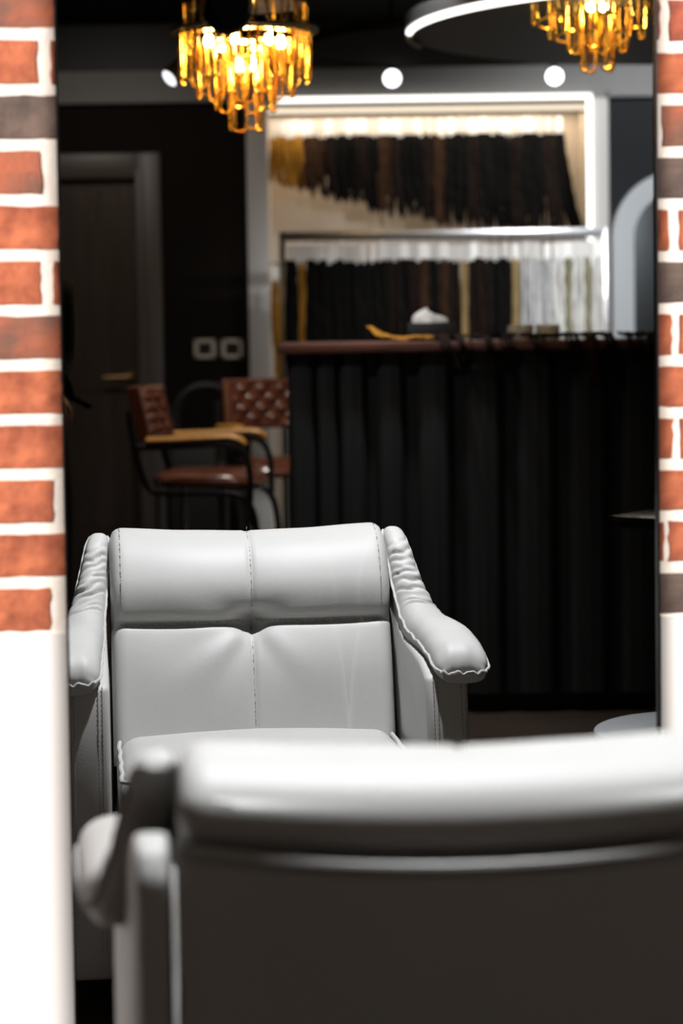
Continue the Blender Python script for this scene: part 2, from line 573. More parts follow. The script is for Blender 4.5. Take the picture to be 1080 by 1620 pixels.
# ------------------------------------------------------------------ the armchair; its far copy stands for the mirror image
def make_armchair(label):
    root = thing('armchair', (0, 0, 0), label, 'armchair', 'pale grey leather armchairs')
    HW = 0.283
    # --- back cushion: profile swept across the width, in (y, z)
    front = [(0.035, 0.40), (0.012, 0.47), (-0.018, 0.56), (-0.043, 0.645), (-0.052, 0.672), (-0.051, 0.70), (-0.062, 0.75),
             (-0.100, 0.812), (-0.158, 0.841), (-0.210, 0.838), (-0.246, 0.818), (-0.264, 0.790), (-0.263, 0.765), (-0.248, 0.747)]
    prof = spline([(0, a, b) for a, b in front], 120)
    inner = spline([(0, a, b) for a, b in [(-0.248, 0.747), (-0.16, 0.64), (-0.08, 0.50), (-0.03, 0.405), (0.035, 0.40)]], 22)[1:-1]
    loop = prof + inner
    cy = sum(p.y for p in loop) / len(loop)
    cz_ = sum(p.z for p in loop) / len(loop)
    npr = len(loop)
    nf = len(prof)
    nrm = []
    for i in range(npr):
        t = loop[(i + 1) % npr] - loop[i - 1]
        nn = Vector((0, -t.z, t.y))
        # points outward (front side is +y)
        nn = -nn if i < nf else nn
        nrm.append(nn.normalized())
    if nrm[10].y < 0:
        nrm = [-n for n in nrm]
    us = []
    NU = 101
    for i in range(NU):
        q = -1 + 2 * i / (NU - 1)
        us.append(q)
    seam_z = 0.670
    MBk = MB()
    vs, fs = [], []
    for q in us:
        x = HW * (0.85 * q + 0.15 * q ** 3)
        e = 1 - abs(x) / HW
        edge = min(e / 0.10, 1.0)
        rnd = math.sqrt(max(0.0, 1 - (1 - edge) ** 2))        # rounded ends
        for i, p in enumerate(loop):
            dsp = 0.0
            y, z = p.y, p.z
            isf = i < nf
            if isf and y > -0.20 and z < 0.88:
                # front face and crest
                v_l = (z - 0.42) / (seam_z - 0.42)
                v_u = (z - seam_z) / (0.86 - seam_z)
                half = 1 - (abs(x) / HW * 2 - 1) ** 2          # each half panel bulges
                if 0 < v_l < 1:
                    dsp += 0.016 * math.sin(math.pi * v_l ** 1.5) * (0.55 + 0.45 * half)
                if 0 < v_u < 1:
                    dsp += 0.020 * math.sin(math.pi * min(v_u * 1.05, 1) ** 0.75) * (0.6 + 0.4 * half)
                dsp -= 0.008 * gauss(z - seam_z, 0.005)
                dsp -= 0.0035 * gauss(x, 0.005)
                r2 = math.hypot(x, (z - seam_z) * 1.15)
                dsp -= 0.026 * gauss(r2, 0.024) + 0.012 * gauss(r2, 0.070)
                # soft pulls running from the tuft
                for ang, am, wd, ln in ((-40, 0.0065, 0.017, 0.14), (-62, -0.005, 0.015, 0.14), (-140, 0.004, 0.018, 0.13), (-22, -0.0035, 0.015, 0.15), (155, -0.004, 0.02, 0.10), (28, -0.004, 0.02, 0.10), (-118, -0.0035, 0.014, 0.12)):
                    ca, sa = math.cos(R(ang)), math.sin(R(ang))
                    al = x * ca + (z - seam_z) * sa
                    ac = -x * sa + (z - seam_z) * ca
                    if al > 0:
                        dsp += am * gauss(ac, wd + al * 0.08) * min(al / 0.03, 1) * gauss(al, ln)
                dsp += 0.0018 * noise.noise(Vector((x * 9, y * 9, z * 9)))
            if isf and z > 0.70 and y < -0.19:
                dsp += 0.003 * math.sin(math.pi * min(max((z - 0.75) / 0.09, 0), 1))
            pos = Vector((0, y, z)) + nrm[i] * dsp
            # rounded ends pull towards the profile's medial line
            med = Vector((0, cy, cz_))
            if isf:
                pull = 0.028 * (1 - rnd)
                pos -= nrm[i] * pull
            lift = 0.012 * (x / HW) ** 2 * max(0, (z - 0.6) / 0.26)
            if y < -0.2 and z < 0.80:
                lift = 0.018 * (x / HW) ** 2 * 1.0
            vs.append((x, pos.y, pos.z + lift))
    for i in range(NU - 1):
        for j in range(npr):
            j2 = (j + 1) % npr
            fs.append((i * npr + j, i * npr + j2, (i + 1) * npr + j2, (i + 1) * npr + j))
    fs.append(tuple(range(npr)))
    fs.append(tuple((NU - 1) * npr + j for j in range(npr - 1, -1, -1)))
    MBk.add(vs, fs)
    back = MBk.build('back_cushion', M['leather'], root, angle=75)

    def front_y(x, z):
        """y of the cushion front near (x, z)"""
        best = min(((abs(v[0] - x) * 3 + abs(v[2] - z)), v[1]) for v in vs if v[1] > -0.17)
        return best[1]
    # stitches
    st = MB()
    x = -0.262
    while x < 0.262:
        if abs(x) > 0.012:
            yy = front_y(x, seam_z + 0.002) + 0.0035
            st.tube([(x, yy + 0.001, seam_z - 0.003), (x + 0.0035, yy + 0.002, seam_z + 0.003)], 0.0010, 4)
        x += 0.0058
    tag(st.build('cross_stitching', M['thread'], back), 'pale stitching along the horizontal seam', kind='stuff')
    st = MB()
    z = 0.47
    while z < 0.852:
        if abs(z - seam_z) > 0.015:
            yy = front_y(0.0, z) + 0.0004
            yy2 = front_y(0.0, z + 0.005) + 0.0004
            st.tube([(0.0, yy, z), (0.0, yy2, z + 0.0052)], 0.0008, 4)
        z += 0.0082
    for sx in (-1, 1):
        z = 0.70
        while z < 0.852:
            yy = front_y(sx * 0.262, z) + 0.0006
            yy2 = front_y(sx * 0.262, z + 0.005) + 0.0006
            st.tube([(sx * 0.262, yy, z), (sx * 0.262, yy2, z + 0.0045)], 0.0009, 4)
            z += 0.0075
    tag(st.build('seam_stitching', M['thread'], back), 'grey stitching along the vertical seams', kind='stuff')

    # --- rear panel and its piping
    def rear_top(x):
        return 0.742 + 0.024 * (x / HW) ** 2
    rp = MB()
    nx, nz = 40, 24

    def rear(i, j):
        x = -HW + 2 * HW * i
        zt = rear_top(x)
        z = 0.09 + (zt - 0.09) * j
        y = -0.262 - 0.004 * math.sin(math.pi * j) - 0.008 * (1 - (x / HW) ** 2)
        y += 0.010 * max(0, 1 - (1 - abs(x) / HW) / 0.05) ** 2
        return (x, y, z)
    rp.grid(nx, nz, rear)
    rp.grid(nx, nz, lambda i, j: (lambda p: (p[0], -0.20 + (p[2] - 0.4) * -0.02, p[2]))(rear(i, j)))
    for i0 in (0, 1):
        rp.grid(2, nz, lambda i, j, i0=i0: (lambda p: (p[0], p[1] * (1 - i) + i * (-0.20 + (p[2] - 0.4) * -0.02), p[2]))(rear(i0, j)))
    for j0 in (0, 1):
        rp.grid(nx, 2, lambda i, j, j0=j0: (lambda p: (p[0], p[1] * (1 - j) + j * (-0.20 + (p[2] - 0.4) * -0.02), p[2]))(rear(i, j0)))
    rpo = rp.build('rear_panel', M['leather'], root, angle=50)
    pip = MB().tube([(-HW + 2 * HW * k / 40, rear(k / 40, 1)[1] - 0.003, rear_top(-HW + 2 * HW * k / 40) + 0.003) for k in range(41)], 0.0048, 8)
    pip.build('piping', M['leather'], rpo)

    # --- seat
    s = MB()

    def seat_pt(p):
        hx_, hy_, hz_, r = 0.278, 0.215, 0.085, 0.045
        hh = (hx_, hy_, hz_)
        q = [p[k] * hh[k] for k in range(3)]
        inn = [min(max(q[k], -(hh[k] - r)), hh[k] - r) for k in range(3)]
        dv = Vector([q[k] - inn[k] for k in range(3)])
        if dv.length > 1e-9:
            dv = dv.normalized() * r
        o = Vector(inn) + dv
        if p[2] > 0:
            o.z += 0.022 * (1 - p[0] ** 2) * (1 - p[1] ** 4) * p[2]
        o += Vector((0, 0, 0.0016 * noise.noise(o * 12)))
        return o + Vector((0, 0.215, 0.372))
    cs_ = [-1, -0.985, -0.96, -0.92, -0.88, -0.84, -0.7, -0.5, -0.25, 0, 0.25, 0.5, 0.7, 0.84, 0.88, 0.92, 0.96, 0.985, 1]
    cz2 = [-1, -0.9, -0.75, -0.6, -0.47, 0, 0.47, 0.6, 0.75, 0.9, 1]
    for ax in range(3):
        for sg in (-1, 1):
            la, lb = [(cs_, cz2), (cs_, cz2), (cs_, cs_)][ax]

            def fn(i, j, ax=ax, sg=sg, la=la, lb=lb):
                a, b = la[round(i * (len(la) - 1))], lb[round(j * (len(lb) - 1))]
                p = {0: (sg, a, b), 1: (a, sg, b), 2: (a, b, sg)}[ax]
                return seat_pt(p)
            s.grid(len(la), len(lb), fn)
    seat = s.build('seat_cushion', M['leather'], root, angle=80)
    pp = []
    for sx in (-1, 1):
        for yv in (0.02, 0.12, 0.22, 0.32, 0.40) if sx < 0 else (0.40, 0.32, 0.22, 0.12, 0.02):
            pp.append((sx * 0.272, yv, 0.446))
        if sx < 0:
            pp += [(-0.256, 0.420, 0.447), (-0.1, 0.428, 0.450), (0.1, 0.428, 0.450), (0.256, 0.420, 0.447)]
    pts = spline(pp, 90)
    pts = [p + Vector((0.0012 * math.sin(k * 0.9), 0.0012 * math.sin(k * 0.7), 0.0012 * math.sin(k * 0.8))) for k, p in enumerate(pts)]
    MB().tube(pts, 0.0042, 7).build('piping', M['leather'], seat)
    MB().bevbox((-0.275, -0.20, 0.09), (0.275, 0.41, 0.292), 0.012).build('seat_base', M['leather'], root)

    # --- arms
    for sx in (-1, 1):
        x0, x1 = 0.292, 0.372
        poly = spline([(0, a, b) for a, b in [(0.330, 0.06), (0.360, 0.20), (0.371, 0.38), (0.365, 0.52), (0.345, 0.610)]], 14)
        poly = [(p.y, p.z) for p in poly] + [(0.26, 0.632), (0.14, 0.640), (0.05, 0.644), (-0.02, 0.66), (-0.08, 0.705), (-0.15, 0.752), (-0.20, 0.772), (-0.245, 0.764), (-0.262, 0.737), (-0.262, 0.06)]
        ar = MB().prism(poly, 'x', sx * x0, sx * x1)
        ar.v = [(sx * (x0 + (x1 - x0) * (0.38 + 0.62 * min(max((v[1] + 0.262) / 0.50, 0), 1))) if abs(abs(v[0]) - x1) < 1e-6 else v[0], v[1], v[2]) for v in ar.v]
        arm = ar.build('arm', M['leather'], root, bevel=0.011, seg=4, angle=60)
        stt = MB()
        for xx in (x0 + 0.014, x1 - 0.014, x0 + 0.022):
            z = 0.12
            while z < 0.62:
                yv = 0
                for a, b in zip(poly[:13], poly[1:14]):
                    if a[1] <= z <= b[1]:
                        yv = a[0] + (b[0] - a[0]) * (z - a[1]) / (b[1] - a[1])
                if yv:
                    stt.tube([(sx * xx, yv + 0.0003, z), (sx * xx, yv + 0.0003, z + 0.006)], 0.0008, 4)
                z += 0.0085
        tag(stt.build('arm_stitching', M['thread'], arm), 'grey stitching down the arm front', kind='stuff')
        # pad
        path = [(0.303, -0.188, 0.836), (0.309, -0.146, 0.806), (0.317, -0.106, 0.758), (0.327, -0.066, 0.708), (0.338, -0.020, 0.668), (0.345, 0.05, 0.655), (0.351, 0.14, 0.655), (0.356, 0.23, 0.650), (0.359, 0.31, 0.638), (0.361, 0.368, 0.620)]
        wid = [0.020, 0.025, 0.031, 0.040, 0.046, 0.049, 0.050, 0.051, 0.051, 0.050]
        NP = 260
        pth = spline(path, NP)
        ww = [p.x for p in spline([(w, i * 0.08, 0) for i, w in enumerate(wid)], NP)]
        L = [0.0]
        for k in range(1, NP):
            L.append(L[-1] + (pth[k] - pth[k - 1]).length)
        tot = L[-1]
        creases = [(0.085, 0.006), (0.105, 0.0035), (0.135, 0.007), (0.158, 0.004), (0.182, 0.007), (0.222, 0.0065), (0.243, 0.003), (0.06, 0.003), (0.122, 0.003)]
        NR = 36
        pv, edges_l, edges_r = [], [], []
        for k in range(NP):
            T_ = (pth[min(k + 1, NP - 1)] - pth[max(k - 1, 0)]).normalized()
            tw = R(20) * gauss(L[k] - 0.22, 0.13)
            lat = Vector((math.cos(tw), 0, -math.sin(tw)))
            nn = lat.cross(T_).normalized()
            if nn.y < -0.01 or (abs(nn.y) <= 0.01 and nn.z < 0):
                nn = -nn
            if nn.z < 0:
                nn = -nn
            q = max(0.0, (L[k] - (tot - 0.060)) / 0.060)
            q0 = max(0.0, (0.03 - L[k]) / 0.03)
            hs = math.sqrt(max(0, 1 - q * q)) * math.sqrt(max(0, 1 - q0 * q0 * 0.9))
            ws = (max(0, 1 - q ** 5)) ** 0.25 * (1 - 0.25 * q0 ** 2)
            ws = max(ws, 0.80) if q > 0.5 else ws
            w = ww[k] * ws
            base_h = 0.024 + 0.016 * min(L[k] / 0.25, 1)
            # ruffle of the seam line
            rf = 0.0014 * math.sin(L[k] * 70) + 0.0010 * math.sin(L[k] * 113 + 1)
            for a in range(NR):
                w_ = 2 * math.pi * a / NR
                c, s_ = math.cos(w_), math.sin(w_)
                lx = w * math.copysign(abs(c) ** 0.8, c)
                if s_ >= 0:
                    hgt = base_h * hs * (abs(s_) ** 0.85)
                    ln = lx / max(w, 1e-6)
                    for cs0, am in creases:
                        sh = L[k] - cs0 - 0.016 * (ln * sx * 0.6 - 0.5 * ln * ln) - 0.003 * math.sin(ln * 5 + cs0 * 90)
                        hgt -= 1.8 * am * gauss(sh, 0.0045) * (0.35 + 0.65 * (0.5 + 0.5 * math.sin(cs0 * 400 + ln * 2.4))) * abs(s_) ** 0.5
                        hgt += am * 0.6 * gauss(sh - 0.010, 0.008) * abs(s_)
                    if q > 0:
                        hgt -= 0.0045 * q * (0.5 + 0.5 * math.sin(lx * 290 + 1.5 * math.sin(lx * 90))) * abs(s_) ** 0.4
                    hgt += 0.0015 * noise.noise(pth[k] * 25 + Vector((lx * 25, 0, sx * 7)))
                else:
                    hgt = -0.026 * min(1, L[k] / 0.22) * abs(s_) ** 0.5 * (1 - 0.35 * q) - 0.006 * abs(s_) ** 0.5
                pos = pth[k] + lat * lx + nn * hgt
                pv.append((sx * pos.x, pos.y, pos.z))
            edges_l.append(pth[k] - lat * (w + 0.002) + nn * rf)
            edges_r.append(pth[k] + lat * (w + 0.002) + nn * rf)
        pf = []
        for k in range(NP - 1):
            for a in range(NR):
                a2 = (a + 1) % NR
                pf.append((k * NR + a, k * NR + a2, (k + 1) * NR + a2, (k + 1) * NR + a))
        pf.append(tuple(range(NR - 1, -1, -1)))
        pf.append(tuple((NP - 1) * NR + a for a in range(NR)))
        pad = MB().add(pv, pf).build('arm_pad', M['leather'], root, angle=80)
        # ruffled piping: down one edge, around the front end, back up
        endc = []
        a0, a1 = edges_l[-1], edges_r[-1]
        for k in range(1, 26):
            t = k / 26
            p = a0.lerp(a1, t)
            p = p + Vector((0, 0.010 * math.sin(math.pi * t) ** 0.5, 0.0024 * math.sin(t * 21 + 1) + 0.0012 * math.sin(t * 38)))
            endc.append(p)
        line = edges_l + endc + edges_r[::-1]
        line = [(sx * p.x, p.y, p.z) for p in line]
        rad = [0.0027 + 0.0004 * math.sin(k * 0.5) for k in range(len(line))]
        MB().tube(line, rad, 7).build('ruffled_piping', M['leather'], pad)
        stt = MB()
        for E, sg in ((edges_l, 1), (edges_r, -1)):
            for k in range(8, 124, 2):
                p = E[k] + Vector((sg * 0.004, 0.004, 0.003))
                stt.tube([(sx * p.x, p.y, p.z), (sx * (p.x + sg * 0.003), p.y + 0.0015, p.z + 0.0005)], 0.0006, 4)
        tag(stt.build('pad_stitching', M['thread'], pad), 'grey stitching along the pad edge', kind='stuff')
    for sx in (-1, 1):
        for yv in (-0.17, 0.44):
            MB().lathe([(0.022, 0.0), (0.026, 0.07), (0.026, 0.10)], 16, c=(sx * 0.24, yv, 0)).build('leg', M['black_foot'], root)
    return root


chair_far = make_armchair('pale grey leather armchair in the mirror, built as a second chair beyond the brick opening, tufted back in focus')
chair_far.location = (-0.179, 4.51, 0)
chair_far.rotation_euler = (0, 0, math.pi + R(6.5))
chair_near = copy_tree(chair_far)
chair_near.location = (0.104, 2.440, 0)
chair_near.rotation_euler = (0, 0, R(3.5))
chair_near['label'] = 'blurred foreground armchair seen from behind, pale crest and dark rear panel'

# ------------------------------------------------------------------ counter
CY = 7.3
cx0 = at(457, 700, CY).x
cx1 = 1.55
ct = at(700, 541, CY - 0.03).z
cb = at(700, 557, CY - 0.03).z
cn = thing('bar_counter', ((cx0 + cx1) / 2, CY + 0.36, 0), 'black slatted bar counter with red-brown wooden top in the middle of the room', 'counter')
off = Vector(cn.location)


def lo_(x, y, z): return (x - off.x, y - off.y, z)


MB().box(lo_(cx0 + 0.004, CY + 0.03, 0.06), lo_(cx1, CY + 0.68, cb)).build('body', M['black_matte'], cn, smooth=False)
MB().box(lo_(cx0 + 0.04, CY + 0.07, 0.0), lo_(cx1 - 0.04, CY + 0.64, 0.062)).build('plinth', M['black_matte'], cn, smooth=False)
MB().bevbox(lo_(cx0 - 0.03, CY - 0.03, cb), lo_(cx1 + 0.03, CY + 0.72, ct), 0.004).build('counter_top', M['counter_wood'], cn)
bands = [(457, 499), (502, 535), (538, 580), (598, 640), (663, 715), (739, 795), (820, 878), (902, 962), (984, 1045), (1066, 1126), (1148, 1210), (1230, 1280)]
for a, b in bands:
    xa, xb = at(a, 700, CY).x, at(b, 700, CY).x
    w = xb - xa
    prof = []
    for k in range(13):
        t = k / 12
        yv = -0.016 * (1 - (2 * t - 1) ** 4) - 0.0025 * abs(math.sin(t * math.pi * 3)) + 0.004 * (t - 0.5)
        prof.append((xa + w * t - off.x, CY + 0.02 + yv - off.y))
    prof += [(xb - off.x, CY + 0.031 - off.y), (xa - off.x, CY + 0.031 - off.y)]
    MB().prism(prof, 'z', 0.065, cb - 0.002).build('slat', M['slat'], cn, angle=50)

# ------------------------------------------------------------------ hair bundles
ORD = ['first', 'second', 'third', 'fourth', 'fifth', 'sixth', 'seventh', 'eighth', 'ninth', 'tenth', 'eleventh', 'twelfth', 'thirteenth',
       'fourteenth', 'fifteenth', 'sixteenth', 'seventeenth', 'eighteenth', 'nineteenth', 'twentieth', 'twenty-first', 'twenty-second',
       'twenty-third', 'twenty-fourth', 'twenty-fifth', 'twenty-sixth', 'twenty-seventh', 'twenty-eighth', 'twenty-ninth', 'thirtieth',
       'thirty-first', 'thirty-second', 'thirty-third', 'thirty-fourth']
CN = {'black': 'black', 'dark': 'very dark brown', 'brown': 'brown', 'honey': 'golden honey', 'blond': 'dull blond', 'olive': 'olive blond',
      'silver': 'silver grey', 'white': 'white'}


def hank_mesh(length, w, seed, m, wave=0.004, lean=0.0, curly=0.0):
    rnd = random.Random(seed)
    b = MB()
    nl_ = 4
    for q in range(nl_):
        x0 = w * ((q + 0.5) / nl_ - 0.5) * 0.95
        ln = length * rnd.uniform(0.95, 1.0)
        ph, fq = rnd.uniform(0, 6), rnd.uniform(14, 22)
        n = 22
        pts, rs = [], []
        dy = rnd.uniform(-0.006, 0.006)
        for k in range(n):
            t = k / (n - 1)
            z = -ln * t
            amp = wave * t + curly
            pts.append((x0 * (0.75 + 0.45 * t) + amp * math.sin(z * fq * (4 if curly else 1) + ph) + lean * t * t, dy + amp * math.cos(z * fq + ph), z))
            r = w / nl_ * (0.70 + 0.35 * math.sin(math.pi * min(t * 1.2, 1)) + 0.12 * math.sin(k * 1.7 + ph))
            if t > 0.88:
                r *= max(0.25, 1 - ((t - 0.88) / 0.12) ** 1.8)
            rs.append(r)
        b.tube(pts, rs, 8)
    return b.mesh('hair', m, angle=70)


def hank(px, Y, z_top, length, w, color, label, group, seed, card=True, wave=0.004, lean=0.0, curly=0.0, tilt=0.0, cardh=0.085, cardw=None, cmat=None):
    x = at(px, 300, Y).x
    t = thing('hair_bundle', (x, Y, z_top - cardh - length), label, 'hair bundle', group)
    zt = cardh + length
    me = hank_mesh(length, w, seed, HAIR[color], wave, lean, curly)
    obj('hair', me, t, (0, 0, length + 0.012))
    cw = cardw or w * 0.86
    Mc = Matrix.Translation((0, -0.006, length + cardh / 2)) @ Matrix.Rotation(R(tilt), 4, 'Z')
    if card:
        MB().box((-cw / 2, -0.0015, -cardh / 2), (cw / 2, 0.0015, cardh / 2), Mc).build('label_card', M[cmat or 'card'], t, smooth=False)
    hk = MB().tube([(0, -0.006, zt - 0.006), (0, -0.006, zt + 0.012), (0, 0.002, zt + 0.030), (0, 0.012, zt + 0.027), (0, 0.013, zt + 0.016)], 0.0016, 5)
    hk.build('hook', M['steel'], t)
    return t


# upper row, in the lit niche
YU = BACK + 0.16
z_u = at(660, 187, YU).z
upper = []
x = 437.0
for i in range(27):
    upper.append(x)
    x += 17.2 + random.uniform(-1.2, 1.2)
cols_u = ['honey', 'honey', 'honey', 'brown', 'brown', 'dark', 'black', 'black', 'dark', 'black', 'brown', 'dark', 'black', 'black', 'dark', 'brown', 'black', 'black',
          'dark', 'black', 'black', 'black', 'dark', 'black', 'black', 'dark', 'black']
bot = [296, 303, 306, 310, 318, 322, 328, 330, 332, 344, 346, 350, 352, 354, 362, 364, 366, 368, 370, 372, 374, 376, 378, 380, 382, 384, 386]
cnt = {}
for i, px in enumerate(upper):
    L_ = z_u - at(px, bot[i], YU).z - 0.085
    lab = '%s hair bundle with white card in the lit niche, %s from the left' % (CN[cols_u[i]], ORD[i])
    hank(px, YU, z_u + random.uniform(-0.004, 0.004), L_, 0.058 if i < 25 else 0.062, cols_u[i], lab, 'hair bundles hanging in the lit niche', 100 + i,
         wave=0.006 if i > 5 else 0.012, lean=0.0 if i < 25 else 0.05 * (i - 24), tilt=random.uniform(-25, 25), cardw=0.056 if i < 2 else random.uniform(0.030, 0.052),
         cmat='card' if random.random() < 0.6 else 'card_cream')
rail = MB().tube([(nl + 0.002, YU + 0.006, z_u + 0.026), (nr - 0.002, YU + 0.006, z_u + 0.026)], 0.009, 10)
tag(rail.build('hanging_rail', M['dark_steel']), 'steel hanging rail across the top of the lit niche', 'rail')

# lower row, on the free-standing rack behind the counter
YR = 9.75
z_r = at(700, 386, YR).z
rxl, rxr = at(447, 400, YR).x, at(956, 400, YR).x
rack = thing('garment_rack', ((rxl + rxr) / 2, YR, 0), 'steel garment rack full of hair bundles behind the counter', 'rack')
rc = rack.location.x
z_rt = at(447, 372, YR).z
for sx_, m_ in ((rxl, 'dark_steel'), (rxr, 'steel')):
    MB().bevbox((sx_ - rc - 0.014, -0.014, 0.02), (sx_ - rc + 0.014, 0.014, z_rt + 0.012), 0.003).build('post', M[m_], rack)
    MB().bevbox((sx_ - rc - 0.018, -0.24, 0.0), (sx_ - rc + 0.018, 0.24, 0.03), 0.006).build('foot', M['dark_steel'], rack)
MB().bevbox((rxl - rc, -0.014, z_rt - 0.014), (rxr - rc, 0.014, z_rt + 0.014), 0.003).build('top_bar', M['steel'], rack)
MB().tube([(rxl - rc, -0.006, z_r + 0.028), (rxr - rc, -0.006, z_r + 0.028)], 0.008, 10).build('hanging_bar', M['dark_steel'], rack)
MB().bevbox((rxl - rc, -0.012, 0.10), (rxr - rc, 0.012, 0.13), 0.003).build('lower_bar', M['dark_steel'], rack)
cols_l = ['black', 'honey', 'black', 'black', 'black', 'black', 'black', 'black', 'black', 'black', 'dark', 'black', 'dark', 'brown', 'black', 'brown', 'dark', 'blond', 'dark',
          'dark', 'black', 'black', 'blond', 'silver', 'silver', 'silver', 'white', 'olive', 'white', 'olive', 'white']
x = 459.0
for i, c in enumerate(cols_l):
    px = x
    x += 16.15 + random.uniform(-0.8, 0.8)
    lab = '%s hair bundle on the rack behind the counter, %s from the left' % (CN[c], ORD[i])
    if i == len(cols_l) - 1:
        lab = 'white hair bundle against the right post of the rack'
    w = 0.054
    if c in ('blond', 'olive', 'honey'): w = 0.032
    hank(px, YR - 0.012, z_r + random.uniform(-0.006, 0.006), 0.62 + random.uniform(-0.05, 0.05), w, c, lab, 'hair bundles on the rack behind the counter', 300 + i,
         wave=0.004, curly=0.004 if i in (26, 28) else 0.0, tilt=random.uniform(-30, 30), cardh=0.075, cardw=random.uniform(0.034, 0.052) if c not in ('black',) or random.random() < 0.55 else 0.02)
# two golden bundles low at the left end of the niche
for i, (px, yt, yb) in enumerate(((432, 425, 560), (437, 470, 640))):
    z_ = at(px, yt, BACK + 0.10 + 0.05 * i).z
    L_ = z_ - at(px, yb, BACK + 0.10).z - 0.06
    hank(px + 1, BACK + 0.10 + 0.06 * i, z_, L_, 0.035, 'honey',
         ['golden hair bundle low beside the left niche pillar, the higher of two', 'golden hair bundle low beside the left niche pillar, the lower of two'][i],
         'golden bundles beside the pillar', 700 + i, cardh=0.06)
sr = MB().tube([(nl + 0.002, BACK + 0.10, at(432, 425, BACK).z + 0.024), (nl + 0.10, BACK + 0.10, at(432, 425, BACK).z + 0.024)], 0.006, 8)
sr.tube([(nl + 0.002, BACK + 0.16, at(437, 470, BACK).z + 0.026), (nl + 0.10, BACK + 0.16, at(437, 470, BACK).z + 0.026)], 0.006, 8)
tag(sr.build('short_peg_rail', M['steel']), 'short steel pegs holding golden hair beside the left pillar', 'peg')

# ------------------------------------------------------------------ LED strips of the niche
zl0 = at(680, 151.5, BACK - 0.06).z
zl1 = at(680, 159.5, BACK - 0.06).z
xl0 = at(436, 155, BACK - 0.06).x
xr0, xr1 = at(928, 250, BACK - 0.06).x, at(936.5, 250, BACK - 0.06).x
led = thing('led_light_frame', ((xl0 + xr1) / 2, BACK - 0.06, at(930, 360, BACK).z), 'bright white LED strip framing the top and right of the hair niche', 'led light')
lx_, lz_ = led.location.x, led.location.z
MB().bevbox((xl0 - lx_, -0.012, zl1 - lz_), (xr1 - lx_, 0.008, zl0 - lz_), 0.004).build('top_tube', M['led'], led)
z_le = at(932, 362, BACK - 0.06).z
z_le2 = at(932, 470, BACK - 0.06).z
MB().bevbox((xr0 - lx_, -0.012, z_le2 - lz_), (xr1 - lx_, 0.008, zl1 - lz_ + 0.002), 0.004).build('side_tube', M['led'], led)
w1 = MB().bevbox((nl + 0.004, BACK + 0.055, at(680, 176, BACK + 0.06).z), (nr - 0.004, BACK + 0.075, at(680, 169, BACK + 0.06).z), 0.003)
tag(w1.build('warm_led_strip', M['led_warm']), 'warm LED strip under the top edge of the hair niche', 'led light')

la = light('niche_led_light', 'AREA', ((nl + nr) / 2, BACK + 0.085, at(680, 178, BACK + 0.06).z - 0.004), 1.9, (1.0, 0.86, 0.68))
la.data.shape = 'RECTANGLE'
la.data.size, la.data.size_y = (nr - nl) * 0.96, 0.02
la.rotation_euler = (R(25), 0, 0)
lb = light('niche_rear_light', 'AREA', ((nl + nr) / 2, BACK + 0.30, z_nt - 0.01), 5, (1.0, 0.83, 0.62))
lb.data.shape = 'RECTANGLE'
lb.data.size, lb.data.size_y = (nr - nl) * 0.96, 0.02

# ------------------------------------------------------------------ switches
for i, px in enumerate((324, 367)):
    c = at(px, 552, BACK)
    s_ = thing('wall_socket', (c.x, BACK, c.z - 0.045), ['pale framed wall socket on the dark wall, nearer the door', 'pale framed wall socket on the dark wall, nearer the white pillar'][i], 'wall socket', 'sockets on the dark wall')
    w2, h2 = 0.050, 0.045
    f = MB()
    f.bevbox((-w2, -0.012, 0), (-w2 + 0.020, 0, 2 * h2), 0.004).bevbox((w2 - 0.020, -0.012, 0), (w2, 0, 2 * h2), 0.004)
    f.bevbox((-w2, -0.012, 0), (w2, 0, 0.018), 0.004).bevbox((-w2, -0.012, 2 * h2 - 0.018), (w2, 0, 2 * h2), 0.004)
    f.build('frame', M['plate'], s_)
    MB().box((-w2 + 0.018, -0.006, 0.016), (w2 - 0.018, 0, 2 * h2 - 0.016)).build('insert', M['black_matte'], s_, smooth=False)

# ------------------------------------------------------------------ arch mirror on the right
AY = BACK - 0.03
axl = at(968, 450, AY).x
axc = at(1072, 450, AY).x
ar_ = axc - axl
zsp = at(1072, 375, AY).z
zb_ = 0.55
am = thing('arch_mirror', (axc, AY, zb_), 'tall arched mirror with broad pale grey frame on the charcoal wall', 'mirror')


def arch(r, zlow, n=32):
    return [(-r, zlow)] + [(-r * math.cos(math.pi * k / n), zsp - zb_ + r * math.sin(math.pi * k / n)) for k in range(n + 1)] + [(r, zlow)]


oa, ia = arch(ar_, 0.0), arch(ar_ - 0.098, 0.09)
fm = MB()
n_ = len(oa)
vs = [(p[0], -0.03, p[1]) for p in oa] + [(p[0], -0.03, p[1]) for p in ia] + [(p[0], 0.03, p[1]) for p in oa] + [(p[0], 0.03, p[1]) for p in ia]
fs = []
for k in range(n_):
    k2 = (k + 1) % n_
    fs += [(k, k2, n_ + k2, n_ + k), (2 * n_ + k, 3 * n_ + k, 3 * n_ + k2, 2 * n_ + k2), (k, 2 * n_ + k, 2 * n_ + k2, k2), (n_ + k, n_ + k2, 3 * n_ + k2, 3 * n_ + k)]
fm.add(vs, fs).build('frame', M['arch_frame'], am, angle=30)
MB().prism([(p[0] * 1.01, p[1]) for p in ia], 'y', 0.005, 0.02).build('glass', M['mirror'], am, smooth=False)

# ------------------------------------------------------------------ things on the counter
p = at(683, 525, 7.75)
tb = thing('tissue_box', (p.x, 7.75, ct), 'black tissue box with a white tissue on the counter', 'tissue box')
MB().bevbox((-0.085, -0.06, 0), (0.085, 0.06, 0.062), 0.004).build('box', M['black_matte'], tb)
ts = MB()


